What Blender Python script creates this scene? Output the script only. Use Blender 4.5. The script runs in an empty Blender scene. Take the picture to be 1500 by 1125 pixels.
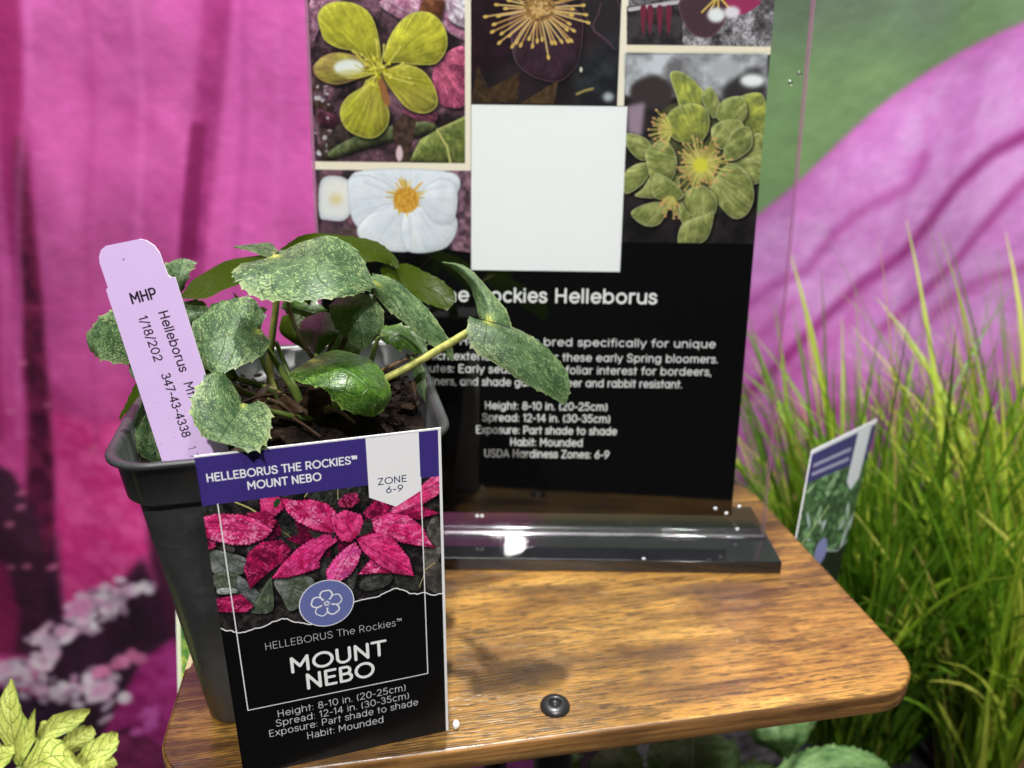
import bpy, bmesh, math, random
import numpy as np
from mathutils import Vector, Matrix
from math import radians, sin, cos, pi
random.seed(7)
RNG = np.random.default_rng(11)
S = 0.01                                   # everything below is laid out in centimetres
sc = bpy.context.scene
col = sc.collection

# ------------------------------------------------------------------ camera
F_PX, PITCH, ROLL, CAM_H = 1127.0, radians(21.5), radians(0.75), 23.1
FWD = Vector((0, cos(PITCH), -sin(PITCH)))
_rt = Vector((1, 0, 0)); _up = _rt.cross(FWD)
RT = _rt * cos(ROLL) + _up * sin(ROLL)
UP = -_rt * sin(ROLL) + _up * cos(ROLL)
EYE = Vector((0, 0, CAM_H))
cam = bpy.data.cameras.new('camera'); camo = bpy.data.objects.new('camera', cam); col.objects.link(camo)
m = Matrix((RT, UP, -FWD)).transposed().to_4x4(); m.translation = EYE * S
camo.matrix_world = m
cam.sensor_width = 36; cam.lens = F_PX / 1500 * 36
cam.clip_start = 0.01; cam.clip_end = 30
cam.dof.use_dof = True; cam.dof.focus_distance = 0.258; cam.dof.aperture_fstop = 10.0
sc.camera = camo

def ray(x, y): return FWD + RT * ((x - 750) / F_PX) - UP * ((y - 562.5) / F_PX)
def at(x, y, D): return EYE + ray(x, y) * D                 # a place D cm away along the view axis
def at_z(x, y, z): r = ray(x, y); return EYE + r * ((z - EYE.z) / r.z)
def at_plane(x, y, P, n): r = ray(x, y); return EYE + r * ((P - EYE).dot(n) / r.dot(n))

# ------------------------------------------------------------------ light
sc.view_settings.view_transform = 'Standard'; sc.view_settings.look = 'None'
sc.view_settings.exposure = 0.12; sc.view_settings.gamma = 1.0
w = bpy.data.worlds.new('World'); sc.world = w; w.use_nodes = True
w.node_tree.nodes['Background'].inputs[0].default_value = (0.92, 0.95, 1.0, 1)
w.node_tree.nodes['Background'].inputs[1].default_value = 0.03
def lamp(name, loc, aim, power, size, shape='DISK', color=(1, 1, 1), sy=None):
    L = bpy.data.lights.new(name, 'AREA'); L.energy = power; L.shape = shape; L.size = size * S; L.color = color
    if sy: L.size_y = sy * S
    o = bpy.data.objects.new(name, L); col.objects.link(o); o.location = Vector(loc) * S
    o.rotation_euler = (Vector(aim) - Vector(loc)).to_track_quat('-Z', 'Y').to_euler(); return o
lamp('ceiling_spot', (1.5, -75, 131), (0, 30, 5), 22, 4.6, color=(1, .98, .95))
lamp('ceiling_light_panel', (-30, 50, 190), (0, 45, 0), 13, 130, 'RECTANGLE', (1, 1, 1), 90)
lamp('backdrop_fill_light', (-20, 5, 215), (-10, 112, 10), 15, 120, 'RECTANGLE', (1, 1, 1), 40)  # unseen fill panel, added to brighten the backdrop
lamp('ceiling_spot_over', (-2, 50, 190), (0, 28, 5), 50, 5, color=(1, .98, .95))
lamp('ceiling_light_far', (48, -60, 150), (0, 40, 0), 6, 10, color=(1, .99, .97))
sc.cycles.use_denoising = True
sc.cycles.max_bounces = 10; sc.cycles.transparent_max_bounces = 24
sc.cycles.sample_clamp_indirect = 120
sc.cycles.caustics_reflective = True
try: sc.cycles.denoiser = 'OPENIMAGEDENOISE'
except Exception: pass

# ------------------------------------------------------------------ helpers
def tag(o, label=None, cat=None, group=None, kind=None):
    if label: o['label'] = label
    if cat: o['category'] = cat
    if group: o['group'] = group
    if kind: o['kind'] = kind
    return o
def empty(name, loc=(0, 0, 0)):
    o = bpy.data.objects.new(name, None); o.empty_display_size = .02; col.objects.link(o); o.location = Vector(loc) * S; return o
def link(name, me, mat, parent=None, smooth=False):
    o = bpy.data.objects.new(name, me); col.objects.link(o)
    if mat is not None:
        for mm in (mat if isinstance(mat, (list, tuple)) else [mat]): me.materials.append(mm)
    if smooth:
        me.polygons.foreach_set('use_smooth', [True] * len(me.polygons))
    if parent is not None:
        o.parent = parent; o.matrix_parent_inverse = Matrix.Translation(-parent.location)
    return o
def mesh(name, V, F, mat, parent=None, smooth=False, uv=None, scale=S):
    me = bpy.data.meshes.new(name)
    me.from_pydata([tuple(Vector(v) * scale) for v in V], [], F); me.update()
    if uv is not None:
        l = me.uv_layers.new(name='UVMap')
        for lp in me.loops: l.data[lp.index].uv = uv[lp.vertex_index]
    return link(name, me, mat, parent, smooth)
def bm_obj(name, bm, mat, parent=None, smooth=False):
    me = bpy.data.meshes.new(name); bmesh.ops.recalc_face_normals(bm, faces=bm.faces[:])
    bm.to_mesh(me); bm.free(); me.transform(Matrix.Scale(S, 4)); return link(name, me, mat, parent, smooth)
def crspline(P, t):
    n = len(P) - 1; f = min(max(t, 0), 1) * n; i = min(int(f), n - 1); f -= i
    p1, p2 = P[i], P[i + 1]
    p0 = P[i - 1] if i > 0 else p1 * 2 - p2
    p3 = P[i + 2] if i + 2 <= n else p2 * 2 - p1
    return 0.5 * ((p1 * 2) + (p2 - p0) * f + (p0 * 2 - p1 * 5 + p2 * 4 - p3) * f * f + (p1 * 3 - p0 - p2 * 3 + p3) * f ** 3)
def tube(name, P, R, mat, parent=None, seg=10, n=18):
    P = [Vector(p) for p in P]; V = []; F = []
    if not isinstance(R, (list, tuple)): R = [R, R]
    pts = [crspline(P, k / n) for k in range(n + 1)]
    up = Vector((0.3, 0.2, 1)).normalized()
    for k, p in enumerate(pts):
        d = (pts[min(k + 1, n)] - pts[max(k - 1, 0)]).normalized()
        a = d.cross(up).normalized(); b = a.cross(d)
        f = k / n * (len(R) - 1); i = min(int(f), len(R) - 2); r = R[i] + (R[i + 1] - R[i]) * (f - i)
        for s in range(seg):
            q = 2 * pi * s / seg; V.append(p + (a * cos(q) + b * sin(q)) * r)
    for k in range(n):
        for s in range(seg):
            F.append((k * seg + s, k * seg + (s + 1) % seg, (k + 1) * seg + (s + 1) % seg, (k + 1) * seg + s))
    F.append(tuple(range(seg))[::-1]); F.append(tuple(n * seg + s for s in range(seg)))
    return mesh(name, V, F, mat, parent, True)
def rrect(hx, hy, r, k=8):
    out = []
    for cx, cy, a in ((hx - r, hy - r, 0), (-hx + r, hy - r, 90), (-hx + r, -hy + r, 180), (hx - r, -hy + r, 270)):
        for i in range(k + 1):
            q = radians(a + 90 * i / k); out.append((cx + r * cos(q), cy + r * sin(q)))
    return out

# ------------------------------------------------------------------ materials
def newmat(name):
    mt = bpy.data.materials.new(name); mt.use_nodes = True; nt = mt.node_tree
    return mt, nt, nt.nodes['Principled BSDF']
def N(nt, t, **k):
    n = nt.nodes.new(t)
    for a, b in k.items(): setattr(n, a, b)
    return n
def ramp(nt, stops, interp='LINEAR'):
    r = N(nt, 'ShaderNodeValToRGB'); e = r.color_ramp; e.interpolation = interp
    while len(e.elements) < len(stops): e.elements.new(.5)
    for el, (p, c) in zip(e.elements, stops):
        el.position = p; el.color = (*c, 1) if len(c) == 3 else c
    return r
def lin(c): return tuple(((v / 255) / 12.92 if v / 255 <= .04045 else ((v / 255 + .055) / 1.055) ** 2.4) for v in c)
def noisecol(name, c1, c2, scale, rough=.5, spec=.5, bump=0.0, bscale=None, detail=6, coat=0, stops=(.35, .65), objrand=0):
    mt, nt, b = newmat(name)
    tc = N(nt, 'ShaderNodeTexCoord'); n = N(nt, 'ShaderNodeTexNoise'); n.inputs['Scale'].default_value = scale; n.inputs['Detail'].default_value = detail
    nt.links.new(tc.outputs['Object'], n.inputs['Vector'])
    r = ramp(nt, [(stops[0], c1), (stops[1], c2)]); nt.links.new(n.outputs['Fac'], r.inputs['Fac'])
    out = r.outputs['Color']
    if objrand:
        oi = N(nt, 'ShaderNodeObjectInfo'); mp = N(nt, 'ShaderNodeMapRange'); mp.inputs[3].default_value = 1 - objrand; mp.inputs[4].default_value = 1 + objrand
        hs = N(nt, 'ShaderNodeHueSaturation'); nt.links.new(oi.outputs['Random'], mp.inputs[0]); nt.links.new(mp.outputs[0], hs.inputs['Value']); nt.links.new(out, hs.inputs['Color']); out = hs.outputs['Color']
    nt.links.new(out, b.inputs['Base Color'])
    b.inputs['Roughness'].default_value = rough; b.inputs['Specular IOR Level'].default_value = spec; b.inputs['Coat Weight'].default_value = coat
    if bump:
        n2 = N(nt, 'ShaderNodeTexNoise'); n2.inputs['Scale'].default_value = bscale or scale * 3; n2.inputs['Detail'].default_value = 8
        nt.links.new(tc.outputs['Object'], n2.inputs['Vector'])
        bp = N(nt, 'ShaderNodeBump'); bp.inputs['Strength'].default_value = 1; bp.inputs['Distance'].default_value = bump * S
        nt.links.new(n2.outputs['Fac'], bp.inputs['Height']); nt.links.new(bp.outputs[0], b.inputs['Normal'])
    return mt
# ------------------------------------------------------------------ the printed surfaces are painted in numpy
def to_image(name, A):
    h, wd = A.shape[:2]
    im = bpy.data.images.new(name, wd, h, alpha=False)
    px = np.ones((h, wd, 4), np.float32); px[..., :3] = np.clip(A[::-1], 0, 1)
    im.pixels.foreach_set(px.ravel()); im.update(); im.pack(); return im
def vnoise(h, wd, cell, oct=4, seed=0, ax=1.0):
    """fractal value noise 0..1; ax stretches it along x"""
    r = np.random.default_rng(seed); out = np.zeros((h, wd)); amp = 1; tot = 0
    for o in range(oct):
        c = max(cell / 2 ** o, 1.0); gy = int(h / c) + 3; gx = int(wd / (c * ax)) + 3
        g = r.random((gy, gx)); y = np.arange(h) / c; x = np.arange(wd) / (c * ax)
        yi = y.astype(int); xi = x.astype(int); fy = (y - yi)[:, None]; fx = (x - xi)[None, :]
        fy = fy * fy * (3 - 2 * fy); fx = fx * fx * (3 - 2 * fx)
        a = g[yi][:, xi]; b = g[yi][:, xi + 1]; c_ = g[yi + 1][:, xi]; d = g[yi + 1][:, xi + 1]
        out += amp * ((a * (1 - fx) + b * fx) * (1 - fy) + (c_ * (1 - fx) + d * fx) * fy); tot += amp; amp *= .55
    return out / tot
def box1(a, r, ax):
    r = int(r)
    if r < 1: return a
    pad = [(0, 0)] * a.ndim; pad[ax] = (r + 1, r); c = np.cumsum(np.pad(a, pad, mode='edge'), axis=ax)
    n = a.shape[ax]; i = np.arange(n)
    return (np.take(c, i + 2 * r + 1, axis=ax) - np.take(c, i, axis=ax)) / (2 * r + 1)
def blur(a, r):
    for _ in range(2): a = box1(box1(a, r, 0), r, 1)
    return a
class Canvas:
    def __init__(s, wd, h, bg=(0, 0, 0), mp=None):
        s.w, s.h = wd, h; s.A = np.zeros((h, wd, 3)) + np.array(bg) / 255.; s.map = mp or (lambda x, y: (x, y)); s.seed = 1
        x0, y0 = s.map(750, 400); x1, y1 = s.map(760, 400); s.k = math.hypot(x1 - x0, y1 - y0) / 10   # canvas px per photo px
    def bb(s, xs, ys, pad=3):
        x0 = max(int(min(xs)) - pad, 0); x1 = min(int(max(xs)) + pad + 1, s.w); y0 = max(int(min(ys)) - pad, 0); y1 = min(int(max(ys)) + pad + 1, s.h)
        return (x0, x1, y0, y1) if x1 > x0 and y1 > y0 else None
    def mask(s, P, pad=3):
        xs = [p[0] for p in P]; ys = [p[1] for p in P]; b = s.bb(xs, ys, pad)
        if not b: return None, None
        x0, x1, y0, y1 = b
        X = np.arange(x0, x1)[None, :] + 0.5; acc = np.zeros((y1 - y0, x1 - x0))
        for sub in (.25, .75):
            Y = np.arange(y0, y1)[:, None] + sub; ins = np.zeros(acc.shape, bool)
            for (ax, ay), (bx, by) in zip(P, P[1:] + P[:1]):
                if ay == by: continue
                c = (Y > ay) != (Y > by); xx = ax + (Y - ay) * (bx - ax) / (by - ay)
                ins ^= c & (X < xx)
            acc += ins * .5
        return acc, b
    def smooth(s, P, n=6):
        V = [Vector((p[0], p[1], 0)) for p in P]; out = []; L = len(V)
        for i in range(L):
            a, b, c, d = V[i - 1], V[i], V[(i + 1) % L], V[(i + 2) % L]
            for k in range(n):
                t = k / n
                q = 0.5 * ((b * 2) + (c - a) * t + (a * 2 - b * 5 + c * 4 - d) * t * t + (b * 3 - a - c * 3 + d) * t ** 3); out.append((q.x, q.y))
        return out
    def poly(s, P, c, smooth=False, teeth=0, noise=.0, rim=None, rimw=3, cell=10, ax=1, soft=0, c2=None, vein=None, alpha=1, grad=0, raw=False, relief=0, shadow=0, fib=0, rr_=9, hi=None):
        """P in photo pixels. rim: edge colour; vein: (x,y) base point of fan veins"""
        if not raw: P = [s.map(*p) for p in P]
        if smooth: P = s.smooth(P)
        if teeth:
            Q = []; t = teeth * s.k
            cx = sum(p[0] for p in P) / len(P); cy = sum(p[1] for p in P) / len(P)
            for (a, b), (c_, d) in zip(P, P[1:] + P[:1]):
                L = math.hypot(c_ - a, d - b); n = max(1, int(L / (t * 2.2)))
                for k in range(n):
                    u = k / n; x = a + (c_ - a) * u; y = b + (d - b) * u; r = math.hypot(x - cx, y - cy) + 1e-6
                    Q.append((x, y)); x = a + (c_ - a) * (u + .7 / n); y = b + (d - b) * (u + .7 / n)
                    Q.append((x + (x - cx) / r * t, y + (y - cy) / r * t))
            P = Q
        if shadow:
            q_, bb_ = s.mask([(x + 2.2 * s.k, y + 3.2 * s.k) for x, y in P], 3 + int(9 * s.k))
            if q_ is not None: q_ = blur(q_, 2.6 * s.k) * shadow; s.A[bb_[2]:bb_[3], bb_[0]:bb_[1]] *= (1 - q_)[..., None]
        m_, b = s.mask(P, 3 + int(soft * s.k * 2))
        if m_ is None: return
        x0, x1, y0, y1 = b
        if soft: m_ = blur(m_, max(1, soft * s.k))
        s.seed += 1
        C = np.zeros(m_.shape + (3,)) + np.array(c) / 255.
        if c2 is not None:
            nz = vnoise(*m_.shape, cell * s.k, 4, s.seed, ax); nz = np.clip((nz - .5) * 2.6 + .5, 0, 1)[..., None]
            C = C * (1 - nz) + np.array(c2) / 255. * nz
        if vein is not None:
            vx, vy = s.map(*vein) if not raw else vein
            Y, X = np.mgrid[y0:y1, x0:x1]; an = np.arctan2(Y - vy, X - vx); rd = np.hypot(X - vx, Y - vy); fb = fib or .16
            Tb = vnoise(60, 1800, 26, 3, s.seed + 9, .32); an = an + .10 * (vnoise(*m_.shape, 26 * s.k, 2, s.seed + 4) - .5)
            C *= (1 + fb * 2 * (Tb[np.clip(rd / (rd.max() + 1) * 59, 0, 59).astype(int), np.clip((an + pi) / (2 * pi) * 1799, 0, 1799).astype(int)] - .5))[..., None]
        if relief:
            Hq = blur(m_, max(2, rr_ * s.k)) + .5 * blur(m_, max(1, rr_ * .35 * s.k)); gy, gx = np.gradient(Hq); sh_ = np.clip((gx * .6 + gy * .8) * rr_ * s.k * 1.3, -1, 1) * relief
            C = C * (1 + np.minimum(sh_, 0))[..., None] * (1 + np.maximum(sh_, 0) * .35)[..., None] + (np.maximum(sh_, 0) * .22)[..., None]
            wv = vnoise(*m_.shape, 11 * s.k, 3, s.seed + 3) - .5; C *= (1 + relief * .7 * wv)[..., None]
        if hi is not None:
            hz = np.clip((vnoise(*m_.shape, 3.2 * s.k, 3, s.seed + 12) * .6 + vnoise(*m_.shape, 16 * s.k, 2, s.seed + 13) * .4 - .52) * 7, 0, 1)[..., None] * .75; C = C * (1 - hz) + np.array(hi) / 255. * hz
        if rim is not None:
            inn = blur(m_, max(1, rimw * s.k)); e = np.clip((1 - inn) * 1.9, 0, 1)[..., None]
            C = C * (1 - e) + np.array(rim) / 255. * e
        if grad:
            C *= (1 + grad * (np.linspace(1, -1, m_.shape[0])))[:, None, None]
        if noise: C *= (1 + noise * (vnoise(*m_.shape, max(2, 2.5 * s.k), 2, s.seed + 5) - .5) * 2)[..., None]
        R = s.A[y0:y1, x0:x1]; mm = (m_ * alpha)[..., None]; s.A[y0:y1, x0:x1] = R * (1 - mm) + C * mm
    def ell(s, cx, cy, rx, ry, c, rot=0, **k):
        q = radians(rot); P = [(cx + rx * cos(t) * cos(q) - ry * sin(t) * sin(q), cy + rx * cos(t) * sin(q) + ry * sin(t) * cos(q)) for t in [2 * pi * i / 24 for i in range(24)]]
        s.poly(P, c, **k)
    def seg(s, pts, wd, c, raw=False, alpha=1, soft=0):
        """stroked polyline; wd = full width (canvas px if raw)"""
        P = pts if raw else [s.map(*p) for p in pts]; r = wd / 2 * (1 if raw else s.k)
        b = s.bb([p[0] for p in P], [p[1] for p in P], int(r + 3 + soft * 3))
        if not b: return
        x0, x1, y0, y1 = b; Y, X = np.mgrid[y0:y1, x0:x1]; X = X + .5; Y = Y + .5; D = np.full(X.shape, 1e9)
        for (ax, ay), (bx, by) in zip(P, P[1:]):
            dx, dy = bx - ax, by - ay; t = np.clip(((X - ax) * dx + (Y - ay) * dy) / (dx * dx + dy * dy + 1e-9), 0, 1)
            D = np.minimum(D, (X - ax - t * dx) ** 2 + (Y - ay - t * dy) ** 2)
        m_ = np.clip((r - np.sqrt(D)) / (1 + soft) + .5, 0, 1) * alpha
        s.A[y0:y1, x0:x1] = s.A[y0:y1, x0:x1] * (1 - m_[..., None]) + np.array(c) / 255. * m_[..., None]
    def text(s, st, p0, p1, cap, c, wgt=.13, upv=None, level=True, single=True, alpha=1, ybase=None):
        a = s.map(*p0); b = s.map(*p1); u = upv or (0, -1)
        t = s.map(p0[0] + u[0] * cap, p0[1] + u[1] * cap); ey = (t[0] - a[0], t[1] - a[1])
        if level: y = (a[1] + b[1]) / 2 if ybase is None else ybase; a = (a[0], y); b = (b[0], y); ey = (0, -math.hypot(*ey))
        ch = math.hypot(*ey); L, adv = layout(st, single); ex = ((b[0] - a[0]) / adv, (b[1] - a[1]) / adv)
        for g in L: s.seg([(a[0] + x * ex[0] + y * ey[0], a[1] + x * ex[1] + y * ey[1]) for x, y in g], wgt * ch, c, raw=True, alpha=alpha)
def arc(cx, cy, rx, ry, a0, a1, n=14):
    return [(cx + rx * cos(radians(a0 + (a1 - a0) * i / n)), cy + ry * sin(radians(a0 + (a1 - a0) * i / n))) for i in range(n + 1)]
def O(cx, cy, rx, ry): return arc(cx, cy, rx, ry, 0, 360, 22)
def spl(P, n=4):
    V = [Vector((x, y, 0)) for x, y in P]; return [tuple(crspline(V, i / (n * (len(P) - 1))))[:2] for i in range(n * (len(P) - 1) + 1)]
_S = [(.62, .82), (.5, .96), (.34, 1), (.16, .94), (.09, .77), (.18, .6), (.36, .52), (.56, .43), (.66, .26), (.57, .07), (.37, 0), (.18, .03), (.06, .2)]
def _s(k, w): return spl([(x * w, y * k) for x, y in _S])
G = {
 'A': ([[(0, 0), (.36, 1), (.72, 0)], [(.12, .3), (.6, .3)]], .8), 'B': ([[(.08, 0), (.08, 1), (.38, 1)] + arc(.38, .76, .2, .24, 90, -90) + [(.08, .52)], [(.38, .52)] + arc(.4, .26, .24, .26, 90, -90) + [(.08, 0)]], .74),
 'C': ([arc(.5, .5, .43, .5, 48, 312, 20)], .88), 'D': ([[(.08, 0), (.08, 1), (.3, 1)] + arc(.32, .5, .42, .5, 90, -90, 16) + [(.08, 0)]], .84),
 'E': ([[(.58, 1), (.08, 1), (.08, 0), (.58, 0)], [(.08, .52), (.52, .52)]], .68), 'H': ([[(.08, 0), (.08, 1)], [(.68, 0), (.68, 1)], [(.08, .51), (.68, .51)]], .82),
 'I': ([[(.08, 0), (.08, 1)]], .24), 'K': ([[(.08, 0), (.08, 1)], [(.62, 1), (.08, .42)], [(.24, .57), (.66, 0)]], .74), 'L': ([[(.08, 1), (.08, 0), (.54, 0)]], .62),
 'M': ([[(.08, 0), (.08, 1), (.46, .36), (.84, 1), (.84, 0)]], .98), 'N': ([[(.08, 0), (.08, 1), (.7, 0), (.7, 1)]], .84), 'O': ([O(.52, .5, .46, .5)], 1.06),
 'P': ([[(.08, 0), (.08, 1), (.38, 1)] + arc(.38, .71, .26, .29, 90, -90) + [(.08, .42)]], .72), 'R': ([[(.08, 0), (.08, 1), (.38, 1)] + arc(.38, .71, .26, .29, 90, -90) + [(.08, .42)], [(.38, .42), (.66, 0)]], .76),
 'S': ([_s(1, 1)], .74), 'T': ([[(0, 1), (.68, 1)], [(.34, 1), (.34, 0)]], .7), 'U': ([[(.08, 1), (.08, .36)] + arc(.39, .34, .31, .34, 180, 360) + [(.7, 1)]], .82),
 'Z': ([[(.05, 1), (.62, 1), (.05, 0), (.64, 0)]], .72),
 'a': ([O(.36, .36, .29, .36), [(.66, 0), (.66, .72)]], .78), 'A2': ([[(.56, 0), (.56, .46)] + arc(.33, .47, .23, .25, 0, 150), O(.31, .2, .23, .19)], .68),
 'b': ([O(.38, .36, .29, .36), [(.08, 0), (.08, 1)]], .76), 'c': ([arc(.36, .36, .29, .36, 48, 312)], .66), 'd': ([O(.36, .36, .29, .36), [(.66, 0), (.66, 1)]], .78),
 'e': ([[(.08, .37), (.66, .37)] + arc(.37, .36, .29, .36, 0, 318, 18)], .72), 'f': ([[(.18, 0), (.18, .8)] + arc(.36, .8, .18, .2, 180, 90), [(.02, .68), (.38, .68)]], .4),
 'g': ([O(.36, .36, .29, .36), [(.66, .72), (.66, -.04)] + arc(.37, -.04, .29, .24, 0, -150)], .78), 'h': ([[(.08, 0), (.08, 1)], arc(.34, .44, .26, .28, 180, 0) + [(.6, 0)]], .7),
 'i': ([[(.08, 0), (.08, .7)], [(.08, .94), (.08, .96)]], .2), 'k': ([[(.08, 0), (.08, 1)], [(.5, .7), (.08, .28)], [(.22, .4), (.54, 0)]], .58), 'l': ([[(.08, 0), (.08, 1)]], .2),
 'm': ([[(.08, 0), (.08, .72)], arc(.3, .46, .22, .26, 180, 0) + [(.52, 0)], arc(.74, .46, .22, .26, 180, 0) + [(.96, 0)]], 1.06), 'n': ([[(.08, 0), (.08, .72)], arc(.34, .44, .26, .28, 180, 0) + [(.6, 0)]], .7),
 'o': ([O(.37, .36, .3, .36)], .76), 'p': ([O(.38, .36, .29, .36), [(.08, -.28), (.08, .72)]], .76), 'q': ([O(.36, .36, .29, .36), [(.66, -.28), (.66, .72)]], .78),
 'r': ([[(.08, 0), (.08, .72)], arc(.3, .46, .22, .26, 180, 72)], .42), 's': ([_s(.72, .74)], .54), 't': ([[(.18, .95), (.18, 0)], [(.02, .68), (.36, .68)]], .4),
 'u': ([[(.08, .72), (.08, .28)] + arc(.34, .28, .26, .28, 180, 360) + [(.6, .72)], [(.6, .72), (.6, 0)]], .7), 'w': ([[(.02, .72), (.24, 0), (.46, .7), (.68, 0), (.9, .72)]], .94),
 'x': ([[(.04, .72), (.54, 0)], [(.54, .72), (.04, 0)]], .6), 'y': ([[(.02, .72), (.3, .02)], [(.58, .72), (.2, -.28)]], .62),
 '0': ([O(.36, .5, .3, .5)], .74), '1': ([[(.04, .8), (.24, 1), (.24, 0)]], .38), '2': ([arc(.33, .7, .26, .3, 160, -20) + [(.05, 0), (.62, 0)]], .7),
 '3': ([arc(.31, .75, .23, .25, 160, -90), arc(.32, .26, .28, .26, 90, -155)], .68), '4': ([[(.5, 0), (.5, 1), (.04, .28), (.66, .28)]], .72), '5': ([[(.56, 1), (.14, 1), (.1, .56)] + arc(.31, .32, .28, .32, 120, -150)], .68),
 '6': ([O(.34, .31, .27, .31), [(.5, 1), (.12, .48)]], .7), '7': ([[(.04, 1), (.58, 1), (.2, 0)]], .62), '8': ([O(.33, .75, .22, .25), O(.33, .26, .28, .26)], .68), '9': ([O(.34, .69, .27, .31), [(.16, 0), (.56, .52)]], .7),
 '-': ([[(.06, .4), (.36, .4)]], .44), '.': ([[(.08, .02), (.08, .04)]], .2), ',': ([[(.1, .04), (.05, -.14)]], .2), ':': ([[(.08, .04), (.08, .06)], [(.08, .6), (.08, .62)]], .22),
 '(': ([arc(.4, .42, .32, .66, 132, 228)], .3), ')': ([arc(-.1, .42, .32, .66, 48, -48)], .3), '/': ([[(0, -.1), (.36, 1.05)]], .4), ' ': ([], .32),
 '™': ([[(.02, 1), (.3, 1)], [(.16, 1), (.16, .62)], [(.36, .62), (.36, 1), (.5, .76), (.64, 1), (.64, .62)]], .7), }
def layout(st, single):
    x = 0; out = []
    for ch in st:
        g, adv = G['A2'] if (ch == 'a' and not single) else G[ch]
        out += [[(px + x + .05, py) for px, py in l] for l in g]; x += adv + .1
    return out, x - .1
def homog(src, dst):
    A = []
    for (x, y), (u, v) in zip(src, dst):
        A.append([x, y, 1, 0, 0, 0, -u * x, -u * y, -u]); A.append([0, 0, 0, x, y, 1, -v * x, -v * y, -v])
    h = np.linalg.svd(np.array(A, float))[2][-1].reshape(3, 3)
    def f(x, y):
        a = h @ np.array([x, y, 1.]); return (a[0] / a[2], a[1] / a[2])
    return f
def printmat(name, im, rough=.4, spec=.5, coat=0, bump=0.0):
    mt, nt, b = newmat(name); t = N(nt, 'ShaderNodeTexImage'); t.image = im; t.interpolation = 'Cubic'; t.extension = 'EXTEND'
    uvn = N(nt, 'ShaderNodeUVMap'); nt.links.new(uvn.outputs[0], t.inputs[0])
    nt.links.new(t.outputs[0], b.inputs['Base Color']); b.inputs['Roughness'].default_value = rough; b.inputs['Specular IOR Level'].default_value = spec; b.inputs['Coat Weight'].default_value = coat
    b.inputs['Coat Roughness'].default_value = .08
    if bump:
        tc = N(nt, 'ShaderNodeTexCoord'); n = N(nt, 'ShaderNodeTexNoise'); n.inputs['Scale'].default_value = 40; nt.links.new(tc.outputs['Object'], n.inputs[0])
        bp = N(nt, 'ShaderNodeBump'); bp.inputs['Distance'].default_value = bump * S; nt.links.new(n.outputs[0], bp.inputs['Height']); nt.links.new(bp.outputs[0], b.inputs['Normal'])
    return mt
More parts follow.
